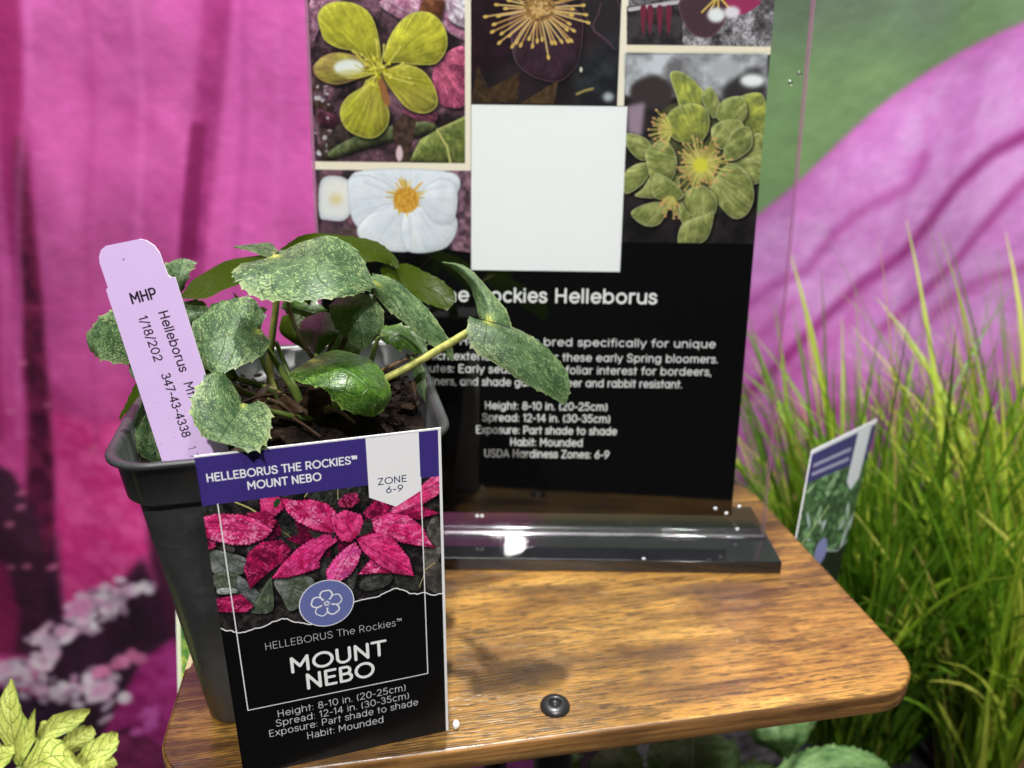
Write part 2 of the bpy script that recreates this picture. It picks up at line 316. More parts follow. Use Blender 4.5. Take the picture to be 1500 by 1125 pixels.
# ---- plant label (7.6 x 12.7 cm) ----
LW, LH = 1000, 1667
LMAP = homog([(262, 675), (633, 628), (657, 1070), (349, 1144)], [(0, 0), (LW, 0), (LW, LH), (0, LH)])
def z4(P, k=3.571, ox=240, oy=600): return [(x / k + ox, y / k + oy) for x, y in P]
def z5(P): return z4(P, 3.75, 280, 840)
def paint_label():
    c = Canvas(LW, LH, (30, 28, 30), LMAP)
    ph = z4([(60, 400), (1480, 300), (1480, 1200), (160, 1200)])
    c.poly(ph, (14, 13, 15), c2=(52, 48, 46), cell=9, noise=.5)
    for P in ([(110, 535), (240, 515), (250, 600), (140, 600)], [(680, 430), (1000, 400), (1020, 470), (850, 520), (720, 480)], [(540, 600), (620, 640), (590, 690), (520, 640)], [(1000, 570), (1060, 600), (1040, 660), (980, 660)]):
        c.poly(z4(P), (58, 66, 56), c2=(30, 30, 28), cell=6, noise=.6)
    gl = [([(160, 755), (260, 762), (370, 795), (380, 860), (300, 885), (190, 870)], (120, 122, 122), (85, 92, 80)), ([(200, 880), (330, 880), (350, 930), (310, 990), (215, 960)], (70, 80, 62), (110, 118, 100)),
          ([(330, 890), (400, 930), (465, 1000), (420, 1060), (330, 1010)], (125, 128, 130), (80, 85, 82)), ([(225, 955), (310, 950), (330, 975), (230, 985)], (190, 195, 192), (140, 145, 140)),
          ([(505, 895), (520, 940), (520, 1068), (400, 1075), (440, 990)], (92, 108, 84), (60, 70, 58)), ([(525, 905), (640, 870), (745, 905), (700, 1010), (620, 1068), (570, 1000)], (118, 122, 118), (74, 84, 66)),
          ([(985, 925), (1050, 860), (1130, 850), (1170, 880), (1130, 930), (1030, 955)], (78, 80, 74), (46, 48, 42)), ([(760, 790), (840, 790), (850, 900), (790, 900)], (60, 62, 60), (34, 34, 34)),
          ([(1180, 870), (1270, 850), (1330, 900), (1300, 950), (1200, 930)], (62, 62, 58), (36, 36, 34)), ([(1350, 600), (1400, 560), (1430, 700), (1400, 820), (1340, 850), (1330, 720)], (112, 108, 100), (64, 62, 58)),
          ([(1330, 860), (1420, 800), (1440, 960), (1360, 940)], (84, 80, 74), (50, 46, 44)), ([(920, 880), (975, 835), (970, 900), (950, 950)], (98, 100, 96), (58, 60, 56)), ([(380, 730), (420, 685), (430, 740), (390, 770)], (88, 92, 86), (50, 52, 50)), ([(250, 710), (300, 720), (310, 760), (270, 760)], (84, 80, 78), (44, 42, 40))]
    for P, a, b in gl: c.poly(z4(P), a, smooth=True, c2=b, cell=9, noise=.25, rim=(30, 30, 28), rimw=.6, vein=z4([P[0]])[0], relief=.14, shadow=.9, fib=.4)
    c.seg(z4([(300, 500), (380, 530), (420, 552)]), 2.2, (196, 190, 120)); c.seg(z4([(680, 470), (700, 440)]), 1.6, (180, 175, 110))
    c.seg(z4([(1340, 840), (1390, 800)]), 1.6, (200, 180, 110)); c.seg(z4([(1340, 850), (1310, 930)]), 1.2, (190, 170, 110)); c.seg(z4([(860, 480), (858, 420)]), 1.3, (170, 160, 110)); c.seg(z4([(640, 700), (520, 620)]), 1.2, (150, 130, 80))
    HP, MP, DP = (226, 70, 134), (178, 22, 84), (96, 8, 46)
    pk = [([(215, 1010), (350, 985), (415, 1045), (380, 1075), (225, 1075)], DP, (180, 30, 90), (440, 1000)), ([(865, 490), (900, 455), (960, 445), (975, 490), (930, 520), (870, 515)], DP, (100, 14, 40), (900, 520)),
          ([(130, 690), (215, 700), (200, 740), (160, 755)], MP, DP, (200, 690)), ([(980, 870), (1060, 775), (1150, 860), (1060, 860)], HP, MP, (1000, 760)),
          ([(440, 480), (540, 468), (570, 530), (520, 570), (500, 610), (450, 560)], MP, HP, (500, 600)), ([(370, 560), (480, 550), (530, 600), (500, 650), (420, 600)], (150, 20, 70), MP, (500, 660)),
          ([(125, 585), (210, 565), (330, 568), (430, 592), (510, 645), (470, 690), (380, 722), (290, 722), (150, 692)], HP, MP, (520, 650)),
          ([(1110, 545), (1230, 470), (1310, 400), (1370, 345), (1410, 345), (1410, 440), (1310, 500), (1200, 560)], HP, (226, 60, 120), (1050, 590)),
          ([(1150, 560), (1290, 505), (1410, 545), (1310, 570), (1250, 590)], MP, DP, (1100, 570)),
          ([(1000, 545), (1080, 470), (1140, 520), (1110, 560), (1040, 590)], MP, DP, (1040, 600)),
          ([(1020, 590), (1130, 545), (1240, 560), (1320, 620), (1345, 670), (1385, 722), (1290, 712), (1180, 690), (1080, 660)], HP, MP, (1040, 600)),
          ([(365, 850), (385, 770), (450, 712), (560, 698), (612, 745), (580, 805), (510, 850), (450, 900), (400, 952), (385, 905)], MP, DP, (560, 705)),
          ([(515, 895), (570, 820), (650, 740), (740, 680), (840, 648), (860, 700), (800, 745), (765, 800), (770, 835), (680, 868), (600, 890)], (222, 66, 140), MP, (850, 650)),
          ([(555, 478), (640, 490), (720, 485), (800, 505), (850, 545), (868, 620), (830, 655), (740, 640), (650, 600), (590, 550)], HP, MP, (840, 650)),
          ([(965, 680), (1060, 655), (1150, 665), (1210, 735), (1250, 780), (1278, 872), (1170, 858), (1080, 810), (1000, 745)], (232, 76, 140), MP, (960, 680)),
          ([(955, 700), (992, 750), (975, 810), (935, 870), (880, 908), (815, 900), (808, 850), (850, 790), (900, 740)], HP, (214, 70, 150), (960, 700)),
          ([(825, 575), (900, 535), (985, 560), (1005, 610), (985, 650), (930, 700), (880, 690), (845, 640)], MP, HP, (960, 690))]
    for P in ([(620, 560), (700, 560), (820, 640), (760, 700), (660, 660)], [(860, 640), (960, 700), (960, 860), (880, 800)], [(1000, 560), (1060, 480), (1180, 470), (1120, 560), (1030, 620)], [(590, 690), (700, 650), (820, 660), (700, 730)], [(980, 650), (1100, 620), (1200, 700), (1060, 720)], [(430, 560), (520, 560), (560, 660), (500, 700)], [(700, 640), (840, 640), (820, 780), (740, 760)]):
        c.poly(z4(P), (120, 12, 58), teeth=2.2, c2=(70, 6, 34), cell=6, noise=.3, vein=z4([(900, 650)])[0], fib=.4, shadow=.5)
    for P, a, b, v in pk: c.poly(z4(P), a, smooth=False, teeth=2.4, c2=b, cell=9, noise=.22, rim=(130, 12, 56), rimw=.8, relief=.16, shadow=.9, fib=.42, hi=(250, 158, 196) if a == HP else (226, 80, 140), vein=z4([v])[0])
    for a, b in (((560, 480), (850, 655)), ((1385, 722), (1040, 600)), ((1275, 870), (960, 680)), ((130, 640), (520, 650)), ((410, 945), (560, 705)), ((530, 890), (850, 650)), ((850, 895), (960, 700)), ((1400, 380), (1050, 590))):
        c.seg(z4([a, b]), 1.0, (120, 6, 50), alpha=.8)
        for k in range(1, 7):
            t = k / 7.5; mx, my = b[0] + (a[0] - b[0]) * t, b[1] + (a[1] - b[1]) * t; L_ = math.hypot(a[0] - b[0], a[1] - b[1]) * .2 * (1 - abs(t - .45)); q = math.atan2(a[1] - b[1], a[0] - b[0])
            for s_ in (-.75, .75): c.seg(z4([(mx, my), (mx + L_ * cos(q + s_), my + L_ * sin(q + s_))]), .5, (128, 10, 56), alpha=.55)
    c.poly(z4([(515, 500), (540, 478), (548, 505), (520, 528)]), (40, 70, 40), smooth=True)
    for P in ([(975, 670), (1000, 600), (1040, 570), (1055, 620), (1040, 650)], [(700, 640), (780, 660), (800, 655), (740, 690)], [(835, 655), (850, 650), (845, 690), (830, 680)]): c.poly(z4(P), (34, 32, 30), c2=(62, 60, 54), cell=4)
    # purple header
    c.poly([(255, 670), (640, 620), (641, 697), (272, 748)], (62, 48, 124)); c.poly([(255, 670), (640, 620), (640, 629.5), (255, 678)], (236, 236, 240))
    # black lower part with the mountain line
    rid = z5([(100, 318), (135, 333), (170, 335), (200, 345), (245, 338), (300, 320), (350, 308), (400, 282), (450, 265), (480, 262), (520, 278), (560, 282), (610, 290), (700, 290), (800, 250), (860, 165), (905, 150), (950, 140), (1000, 130), (1040, 105), (1090, 85), (1130, 92), (1170, 110), (1215, 115), (1260, 106), (1310, 122), (1350, 110), (1400, 100)])
    R2 = []
    rr = random.Random(3)
    for a, b in zip(rid, rid[1:]):
        for k in range(3): R2.append((a[0] + (b[0] - a[0]) * k / 3, a[1] + (b[1] - a[1]) * k / 3 + rr.uniform(-.7, .7)))
    c.poly(R2 + [(680, 1150), (330, 1170)], (4, 4, 5)); c.seg(R2, 2.1, (240, 240, 240))
    # white frame line
    fr = [(295, 744), (333, 932), (356, 1042), (625, 989), (617, 880), (603, 700)]
    P = [c.map(*p) for p in fr]; xl = (P[0][0] + P[2][0]) / 2; xr = (P[3][0] + P[5][0]) / 2; yb = (P[2][1] + P[3][1]) / 2; yt = c.map(300, 744)[1]
    c.seg([(xl, yt), (xl, yb), (xr, yb), (xr, yt)], 5.5, (235, 235, 235), raw=True)
    # roundel with the outlined flower
    cx, cy = c.map(468, 886.5); rx = 40 * c.k; 
    def E2(r, n=40, ox=0, oy=0, ry=None): return [(cx + ox + r * cos(2 * pi * i / n), cy + oy + (ry or r) * sin(2 * pi * i / n)) for i in range(n)]
    c.poly(E2(rx + 5), (225, 225, 232), raw=True); c.poly(E2(rx), (104, 112, 168), raw=True)
    for k in range(5):
        q = radians(-90 + 72 * k); d = rx * .38; R = rx * .215; px, py = cx + d * cos(q), cy + d * sin(q)
        A = []
        for i in range(25):
            t = q + radians(-150 + 300 * i / 24); bump = 1 - .16 * math.exp(-((i - 12) / 2.0) ** 2); A.append((px + R * bump * 1.05 * cos(t), py + R * bump * 1.05 * sin(t)))
        c.seg(A, 5.5 if k % 2 else 7, (236, 236, 240), raw=True)
    for k in range(5):
        q = radians(-90 + 72 * k); c.seg([(cx + rx * .06 * cos(q) + rx * .05 * cos(q + t), cy + rx * .06 * sin(q) + rx * .05 * sin(q + t)) for t in [radians(-130 + 26 * i) for i in range(11)]], 3, (236, 236, 240), raw=True)
    # blank white pennant and lettering
    pt = [c.map(*p) for p in z4([(995, 148), (1285, 112), (1305, 430), (1175, 512), (1030, 465)])]
    xa = (pt[0][0] + pt[4][0]) / 2; xb = (pt[1][0] + pt[2][0]) / 2; ye = (pt[4][1] + pt[2][1]) / 2
    c.poly([(xa, 8), (xb, 8), (xb, ye), ((xa + xb) / 2, ye + 62), (xa, ye)], (240, 240, 242), raw=True)
    Wt = (243, 243, 243)
    c.text('ZONE', z4([(1072, 402)])[0], z4([(1228, 380)])[0], 9, (50, 44, 84), .14); c.text('6-9', z4([(1116, 443)])[0], z4([(1210, 430)])[0], 9, (50, 44, 84), .14)
    c.text('HELLEBORUS THE ROCKIES™', (282, 711.5), (508, 681), 10.8, Wt, .2); c.text('MOUNT NEBO', (344, 721.5), (455, 707), 10.8, Wt, .2)
    c.text('HELLEBORUS The Rockies™', (376, 954.5), (582, 918), 10, (205, 205, 208), .085, single=False)
    c.text('MOUNT', (415, 987), (558.5, 961.5), 20.5, Wt, .19); c.text('NEBO', (440, 1011), (542.5, 992), 20.5, Wt, .19)
    for t, a, b in (('Height: 8-10 in. (20-25cm)', (397.3, 1052), (590.7, 1014.7)), ('Spread: 12-14 in. (30-35cm)', (395, 1066), (596, 1026.7)), ('Exposure: Part shade to shade', (385.3, 1081.3), (610, 1036)), ('Habit: Mounded', (443.2, 1085), (558.7, 1061))):
        c.text(t, a, b, 9.6, (222, 222, 224), .1, single=False)
    # white cut edges
    c.A[:, -13:] = .93; c.A[:7] = .9; 
    c.A[int(LH * .03):, :4] *= .8
    return c.A
# ---- sign poster (21.4 x 27.9 cm); canvas y grows downward from its top edge ----
PW, PH = 1390, 1812
TL8 = radians(8.1)
SN = Vector((0, cos(TL8), -sin(TL8))); SY = Vector((0, sin(TL8), cos(TL8))); SP = Vector((5, 35.4, .7))   # leaning plane of the sign
PX0, PX1, PY0, PY1 = -14.55, 6.75, 1.05, 28.8
def PMAP(x, y):
    q = at_plane(x, y, SP, SN) - SP; return ((q.x - PX0) / (PX1 - PX0) * PW, (PY1 - q.dot(SY)) / (PY1 - PY0) * PH)
def paint_poster():
    c = Canvas(PW, PH, (3, 3, 4), PMAP); pm = c.map
    def rect(x0, y0, x1, y1): a = pm(x0, y0); b = pm(x1, y1); return a, b
    yb1 = pm(600, 238)[1]; yb2 = pm(600, 250)[1]; xm = pm(681, 100)[0]; xm2 = pm(690, 100)[0]; yw = pm(600, 364)[1]
    def R(x0, y0, x1, y1, col_, **k): c.poly([(x0, y0), (x1, y0), (x1, y1), (x0, y1)], col_, raw=True, **k)
    xr0 = pm(908, 60)[0]; xr1 = pm(918, 60)[0]; yq = pm(800, 154)[1]; yr = pm(1020, 67)[1]; yr2 = pm(1020, 79)[1]; yg = pm(1020, 356)[1]
    # photo 1
    R(0, 0, xm, yb1, (38, 28, 32), c2=(120, 84, 100), cell=22, noise=.35)
    rr = random.Random(5)
    for P, a, b in (([(560, 0), (690, 0), (690, 60), (640, 40), (590, 30)], (150, 90, 120), (200, 160, 180)), ([(455, 0), (500, 0), (470, 40), (458, 60)], (200, 150, 175), (110, 70, 90)), ([(640, 90), (682, 70), (684, 150), (650, 155), (635, 130)], (196, 96, 130), (140, 60, 90)),
                    ([(655, 0), (690, 0), (690, 40), (660, 30)], (225, 215, 225), (150, 120, 140)), ([(590, 160), (640, 165), (630, 185), (600, 182)], (130, 66, 90), (80, 40, 60)), ([(460, 110), (480, 150), (500, 190), (470, 220), (462, 160)], (60, 40, 34), (120, 90, 110)),
                    ([(465, 160), (490, 170), (495, 185), (468, 182)], (110, 56, 80), (60, 30, 40)), ([(620, 0), (650, 0), (640, 35), (615, 28)], (134, 80, 48), (90, 50, 34)), ([(500, 180), (560, 200), (500, 225), (470, 232)], (30, 26, 24), (60, 48, 44))):
        c.poly(P, a, smooth=True, c2=b, cell=10, noise=.25, vein=P[0], relief=.25, shadow=.8, fib=.4)
    c.poly([(482, 222), (520, 200), (570, 185), (625, 178), (640, 190), (600, 202), (540, 215), (490, 232)], (62, 70, 44), smooth=True, c2=(90, 96, 60), cell=6, noise=.2, relief=.5, shadow=.7)
    c.poly([(600, 236), (615, 205), (640, 190), (684, 168), (690, 240)], (128, 136, 70), smooth=False, c2=(88, 100, 50), cell=8, noise=.2, vein=(640, 188), relief=.4, shadow=.6, fib=.22); c.seg([(640, 190), (655, 215), (660, 240)], 2.5, (200, 190, 120)); c.seg([(640, 190), (684, 172)], 1.8, (180, 180, 110))
    c.poly([(575, 185), (590, 165), (610, 175), (600, 240), (580, 238)], (52, 38, 34), c2=(84, 64, 54), cell=5); c.ell(585, 225, 5, 12, (220, 190, 200), soft=1)
    for _ in range(16): c.ell(rr.uniform(462, 484), rr.uniform(120, 230), rr.uniform(1, 4), rr.uniform(1, 4), (225, 225, 230), soft=.6, alpha=.7)
    YG, YG2, RM = (196, 190, 62), (160, 158, 50), (214, 206, 110)
    pets = [[(470, 45), (466, 20), (484, 4), (515, 4), (540, 18), (553, 48), (558, 92), (545, 90), (520, 76), (495, 70), (477, 60)], [(562, 88), (573, 50), (598, 22), (628, 18), (650, 38), (655, 68), (640, 92), (615, 95), (585, 92)],
            [(548, 104), (520, 117), (492, 124), (468, 116), (459, 99), (474, 82), (500, 77), (530, 86)], [(572, 100), (595, 94), (622, 106), (638, 132), (640, 155), (622, 166), (596, 158), (574, 132), (562, 110)], [(548, 118), (560, 138), (570, 165), (566, 187), (548, 202), (524, 199), (505, 186), (498, 163), (508, 143), (530, 128)]]
    for i, P in enumerate(pets):
        c.poly(P, (164, 156, 62) if i in (2, 4, 3) else YG, smooth=True, c2=YG2 if i != 2 else (150, 130, 70), cell=22, noise=.10, rim=RM if i != 2 else (170, 130, 90), rimw=1.6, vein=(556, 105), relief=.3, shadow=.8, fib=.24, rr_=12)
    c.ell(556, 108, 26, 22, (120, 112, 20), soft=9, alpha=.5)
    c.ell(511, 99, 22, 12, (226, 230, 226), soft=2); c.ell(517, 108, 22, 6, (190, 180, 90), soft=1.5, alpha=.6)
    for _ in range(30):
        q = rr.uniform(0, 2 * pi); r = rr.uniform(22, 50); a = (556 + 6 * cos(q), 106 + 6 * sin(q)); b = (556 + r * cos(q) * 1.05, 106 + r * sin(q)); mdd = ((a[0] + b[0]) / 2 + rr.uniform(-4, 4), (a[1] + b[1]) / 2 + rr.uniform(-4, 4))
        c.seg([a, mdd, b], 1.5, rr.choice([(220, 208, 110), (190, 180, 70), (206, 196, 84)]))
        if rr.random() < .6: c.ell(b[0], b[1], 2.5, 1.7, (216, 200, 96), rot=math.degrees(q))
    for _ in range(26): c.ell(rr.gauss(556, 9), rr.gauss(106, 9), 3, 2.2, rr.choice([(210, 200, 60), (160, 150, 30), (226, 214, 90)]), rot=rr.uniform(0, 180))
    c.poly([(554, 118), (562, 120), (572, 152), (562, 150)], (150, 100, 60), smooth=True)
    R(0, yb1, xm2, yb2 + 1, (238, 228, 208))
    # photo 2
    R(xm, 0, xr1, yq, (26, 20, 24), c2=(44, 34, 38), cell=30); 
    c.poly([(690, 0), (748, 0), (752, 40), (740, 90), (700, 110), (690, 100)], (40, 20, 30), smooth=True, c2=(26, 14, 20), cell=14); c.poly([(855, 0), (905, 0), (905, 70), (880, 55), (860, 30)], (40, 36, 40), smooth=True, rim=(120, 80, 100), rimw=1)
    c.poly([(750, 20), (800, 0), (850, 20), (850, 80), (838, 105), (815, 120), (780, 112), (755, 90), (748, 50)], (66, 40, 54), smooth=True, rim=(128, 92, 108), rimw=1.0, c2=(50, 32, 42), cell=14, vein=(790, 10), relief=.5, shadow=.6, fib=.25)
    c.poly([(845, 90), (905, 50), (905, 150), (840, 150)], (52, 56, 60), c2=(30, 32, 36), cell=20, soft=9); c.poly([(690, 150), (700, 95), (715, 130), (735, 120), (762, 105), (758, 150)], (74, 54, 34), c2=(46, 34, 24), cell=8, vein=(735, 160), fib=.4, soft=.6); c.poly([(760, 152), (785, 138), (800, 128), (817, 119), (812, 152)], (60, 44, 30), c2=(84, 64, 40), cell=6, vein=(800, 160), fib=.4, soft=.6)
    for i in range(34):
        q = radians(-20 + 220 * i / 33 + rr.uniform(-3, 3)); r = rr.uniform(46, 80); a = (790 + 14 * cos(q), 12 + 14 * sin(q)); b = (790 + r * cos(q), 12 + r * sin(q) * .95)
        c.seg([a, ((a[0] + b[0]) / 2 + rr.uniform(-3, 3), (a[1] + b[1]) / 2), b], 2.0, rr.choice([(208, 168, 110), (186, 146, 84), (214, 184, 120)])); c.ell(b[0], b[1], 4, 2.4, (212, 178, 96), rot=math.degrees(q))
    c.ell(790, 10, 23, 22, (170, 130, 74), c2=(110, 80, 50), cell=3)
    for _ in range(50): c.ell(rr.gauss(790, 9), rr.gauss(11, 9), 2, 2, (206, 168, 110))
    c.ell(891, 142, 8, 7, (170, 176, 180), soft=2.5); c.seg([(845, 138), (856, 133), (868, 130)], 2.6, (190, 170, 90), soft=5); c.ell(851, 102, 2, 4, (230, 225, 200), soft=.6); c.seg([(880, 5), (876, 22), (869, 34), (870, 46), (884, 54), (900, 72)], .8, (130, 84, 108), soft=2)
    R(xm, 0, xm2, yw, (238, 228, 210)); R(xr0, 0, xr1, yq, (238, 228, 210))
    # photo 3
    R(0, yb2, xm, yw, (120, 84, 96), c2=(48, 40, 44), cell=16, noise=.2)
    c.poly([(640, 250), (690, 250), (690, 370), (660, 366), (668, 300)], (150, 112, 128), c2=(70, 50, 62), cell=9)
    for P in ([(470, 265), (495, 258), (515, 270), (518, 300), (505, 322), (480, 322), (468, 315)],): c.poly(P, (222, 224, 228), smooth=True, rim=(190, 194, 204), rimw=5, c2=(236, 232, 224), cell=20)
    c.ell(492, 292, 10, 8, (222, 206, 160), soft=4)
    for P in ([(520, 252), (660, 252), (668, 290), (640, 320), (600, 300), (540, 300)], [(512, 260), (545, 258), (580, 280), (575, 320), (540, 340), (518, 325), (510, 290)], [(525, 330), (560, 300), (600, 310), (606, 364), (560, 366), (530, 352)], [(595, 366), (592, 310), (640, 300), (668, 318), (666, 346), (645, 366)], [(615, 285), (640, 262), (665, 268), (670, 300), (660, 325), (630, 320)]):
        c.poly(P, (226, 229, 235), smooth=True, rim=(190, 196, 208), rimw=2, c2=(214, 220, 231), cell=22, relief=.10, shadow=.16, vein=(595, 288), fib=.05, rr_=14)
    for q_, r_ in ((20, 66), (48, 60), (80, 70), (118, 66), (150, 60), (195, 64), (340, 60)): c.seg([(595 + 30 * cos(radians(q_)), 288 + 30 * sin(radians(q_))), (595 + r_ * cos(radians(q_ + 5)), 288 + r_ * sin(radians(q_ + 5)))], 3, (196, 204, 218), soft=6, alpha=.6)
    for _ in range(90):
        q = rr.uniform(0, 2 * pi); r = rr.uniform(4, 31); c.seg([(595 + r * .6 * cos(q), 288 + r * .6 * sin(q)), (595 + r * cos(q), 287 + r * sin(q))], 1.6, rr.choice([(224, 178, 70), (206, 160, 60), (180, 160, 70), (236, 200, 110)]))
    c.ell(595, 293, 19, 19, (222, 176, 78), c2=(190, 130, 40), cell=2.5, soft=1)
    # photo 4
    R(xr1, 0, PW, yr, (60, 56, 60), c2=(150, 146, 152), cell=14, noise=.5)
    c.poly([(918, 10), (1000, 0), (1000, 66), (918, 66)], (40, 34, 38), c2=(66, 60, 64), cell=9); c.seg([(922, 14), (960, 8), (1000, 2)], 5, (190, 184, 190)); 
    for x in (938, 948, 962, 975): c.poly([(x, 12), (x + 9, 12), (x + 4, 52)], (110, 40, 62), smooth=True)
    c.poly([(996, 0), (1062, 0), (1064, 25), (1050, 48), (1032, 56), (1008, 44)], (72, 50, 58), smooth=True, rim=(110, 80, 96), rimw=2, vein=(1045, 0)); c.poly([(1060, 0), (1112, 0), (1105, 12), (1080, 22)], (150, 50, 90), smooth=True)
    for x, y in ((1028, 18), (1040, 16), (1052, 12), (1070, 14)): c.seg([(1052, -6), (x, y)], 2.4, (214, 180, 90))
    c.ell(1049, 22, 13, 11, (225, 228, 230), soft=2); c.ell(1072, 18, 12, 9, (220, 214, 224), soft=2)
    R(xr1, yr, PW, yr2, (236, 224, 200))
    # photo 5
    R(xr1, yr2, PW, yg, (22, 20, 22), c2=(44, 38, 40), cell=22)
    c.poly([(915, 78), (1125, 78), (1125, 150), (1060, 160), (1000, 140), (960, 150), (915, 140)], (196, 200, 208), c2=(110, 108, 112), cell=26, soft=2); c.poly([(925, 125), (960, 110), (985, 130), (975, 160), (930, 155)], (58, 50, 52), smooth=True, soft=3)
    c.poly([(1060, 130), (1110, 100), (1122, 150), (1100, 165), (1070, 160)], (52, 48, 50), smooth=True, soft=4); c.ell(1102, 118, 18, 10, (232, 234, 238), soft=3); c.ell(1060, 100, 22, 16, (170, 172, 178), soft=5); c.poly([(918, 155), (945, 150), (940, 200), (920, 195)], (150, 130, 146), soft=3)
    GG, G2, GR = (156, 160, 98), (112, 120, 64), (204, 208, 158)
    c.poly([(960, 180), (1000, 150), (1110, 160), (1112, 250), (1080, 300), (1000, 310), (945, 280)], (58, 62, 38), smooth=True, c2=(84, 88, 54), cell=9, soft=2)
    P5 = [[(985, 112), (1000, 110), (1020, 125), (1032, 145), (1020, 160), (1000, 158), (993, 140)], [(1030, 145), (1040, 130), (1052, 150), (1045, 170)], [(1080, 150), (1112, 142), (1120, 170), (1115, 205), (1090, 205), (1072, 180)], [(1060, 150), (1085, 145), (1090, 170), (1070, 182), (1052, 170)],
          [(1090, 205), (1116, 205), (1114, 250), (1095, 262), (1075, 240)], [(1080, 235), (1112, 240), (1114, 262), (1090, 268)], [(918, 198), (945, 205), (955, 225), (938, 232), (920, 214)], [(917, 255), (935, 242), (952, 245), (940, 268), (918, 280)], [(928, 312), (950, 300), (975, 300), (965, 325), (945, 328)],
          [(945, 275), (965, 248), (990, 262), (985, 285), (960, 288), (935, 285)], [(950, 222), (975, 212), (988, 235), (980, 262), (958, 260), (950, 240)], [(978, 180), (990, 162), (1015, 156), (1032, 165), (1034, 188), (1022, 205), (1000, 205), (985, 196)],
          [(1045, 190), (1065, 178), (1085, 182), (1080, 205), (1055, 215)], [(1075, 195), (1095, 190), (1098, 215), (1075, 232), (1062, 225)], [(1052, 262), (1070, 245), (1092, 258), (1100, 285), (1092, 308), (1075, 315), (1058, 300), (1046, 280)], [(1002, 290), (1025, 275), (1045, 290), (1044, 312), (1030, 322), (1008, 310)],
          [(996, 290), (1006, 310), (1020, 322), (1015, 335), (1002, 328), (996, 312)], [(1002, 330), (1030, 318), (1042, 315), (1035, 345), (1020, 355), (998, 356)], [(962, 258), (985, 268), (998, 285), (985, 292), (960, 286)]]
    def grow(P, k_=1.16):
        mx = sum(p[0] for p in P) / len(P); my = sum(p[1] for p in P) / len(P); return [(mx + (p[0] - mx) * k_, my + (p[1] - my) * k_) for p in P]
    for i, P in enumerate(P5): c.poly(grow(P), (164, 168, 74) if i in (0, 11, 2) else GG, smooth=True, c2=G2, cell=12, noise=.10, rim=GR, rimw=1.3, vein=(1028, 242), relief=.22, shadow=.85, fib=.26)
    def stam(cx, cy, r0, r1, n, a0=0, a1=360):
        for i in range(n):
            q = radians(a0 + (a1 - a0) * (i + rr.uniform(-.3, .3)) / n); r = rr.uniform(r0, r1); b = (cx + r * cos(q), cy + r * sin(q)); c.seg([(cx + 4 * cos(q), cy + 4 * sin(q)), b], 1.7, rr.choice([(206, 200, 110), (170, 160, 84), (190, 176, 100)])); c.ell(b[0], b[1], 2.2, 1.6, (206, 160, 110))
    stam(985, 190, 18, 38, 22, 110, 250); stam(1028, 242, 20, 46, 64); c.ell(1026, 242, 11, 11, (210, 204, 70), soft=2); stam(985, 285, 12, 40, 14, 60, 160)
    R(xr1 - 3, yg, PW, PH, (3, 3, 4))
    # blank white card where the code was, and the lettering
    q = [pm(688, 156), pm(915, 153), pm(912, 394), pm(692, 400)]; x0 = (q[0][0] + q[3][0]) / 2; x1 = (q[1][0] + q[2][0]) / 2; y0 = (q[0][1] + q[1][1]) / 2; y1 = (q[2][1] + q[3][1]) / 2
    c.poly([(x0, y0), (x1, y0), (x1, y1), (x0, y1)], (240, 241, 243), raw=True)
    Wt = (236, 236, 236)
    yt_ = pm(850, 443)[1]
    for t, x0_, x1_ in (('The', 634, 686), ('Rockies', 700, 800), ('Helleborus', 812, 961)): c.text(t, (x0_, 444), (x1_, 442), 19, Wt, .19, ybase=yt_)
    for t, a, b in (('The Mountain Helleborus is bred specifically for unique', (541, 512), (1048, 500)), ('leaf interest which extends season for these early Spring bloomers.', (512, 535), (1052, 521)), ('Attributes: Early seasonal and foliar interest for bordeers,', (585, 553), (1042, 541)), ('containers, and shade gardens. Deer and rabbit resistant.', (592, 571), (999, 560))):
        c.text(t, a, b, 10.8, Wt, .17)
    for t, a, b in (('Height: 8-10 in. (20-25cm)', (710, 602), (889, 598)), ('Spread: 12-14 in. (30-35cm)', (706, 620), (893, 615)), ('Exposure: Part shade to shade', (697, 638), (903, 633)), ('Habit: Mounded', (747, 654), (853, 652)), ('USDA Hardiness Zones: 6-9', (709, 672), (892, 668))):
        c.text(t, a, b, 10.4, Wt, .19)
    return c.A
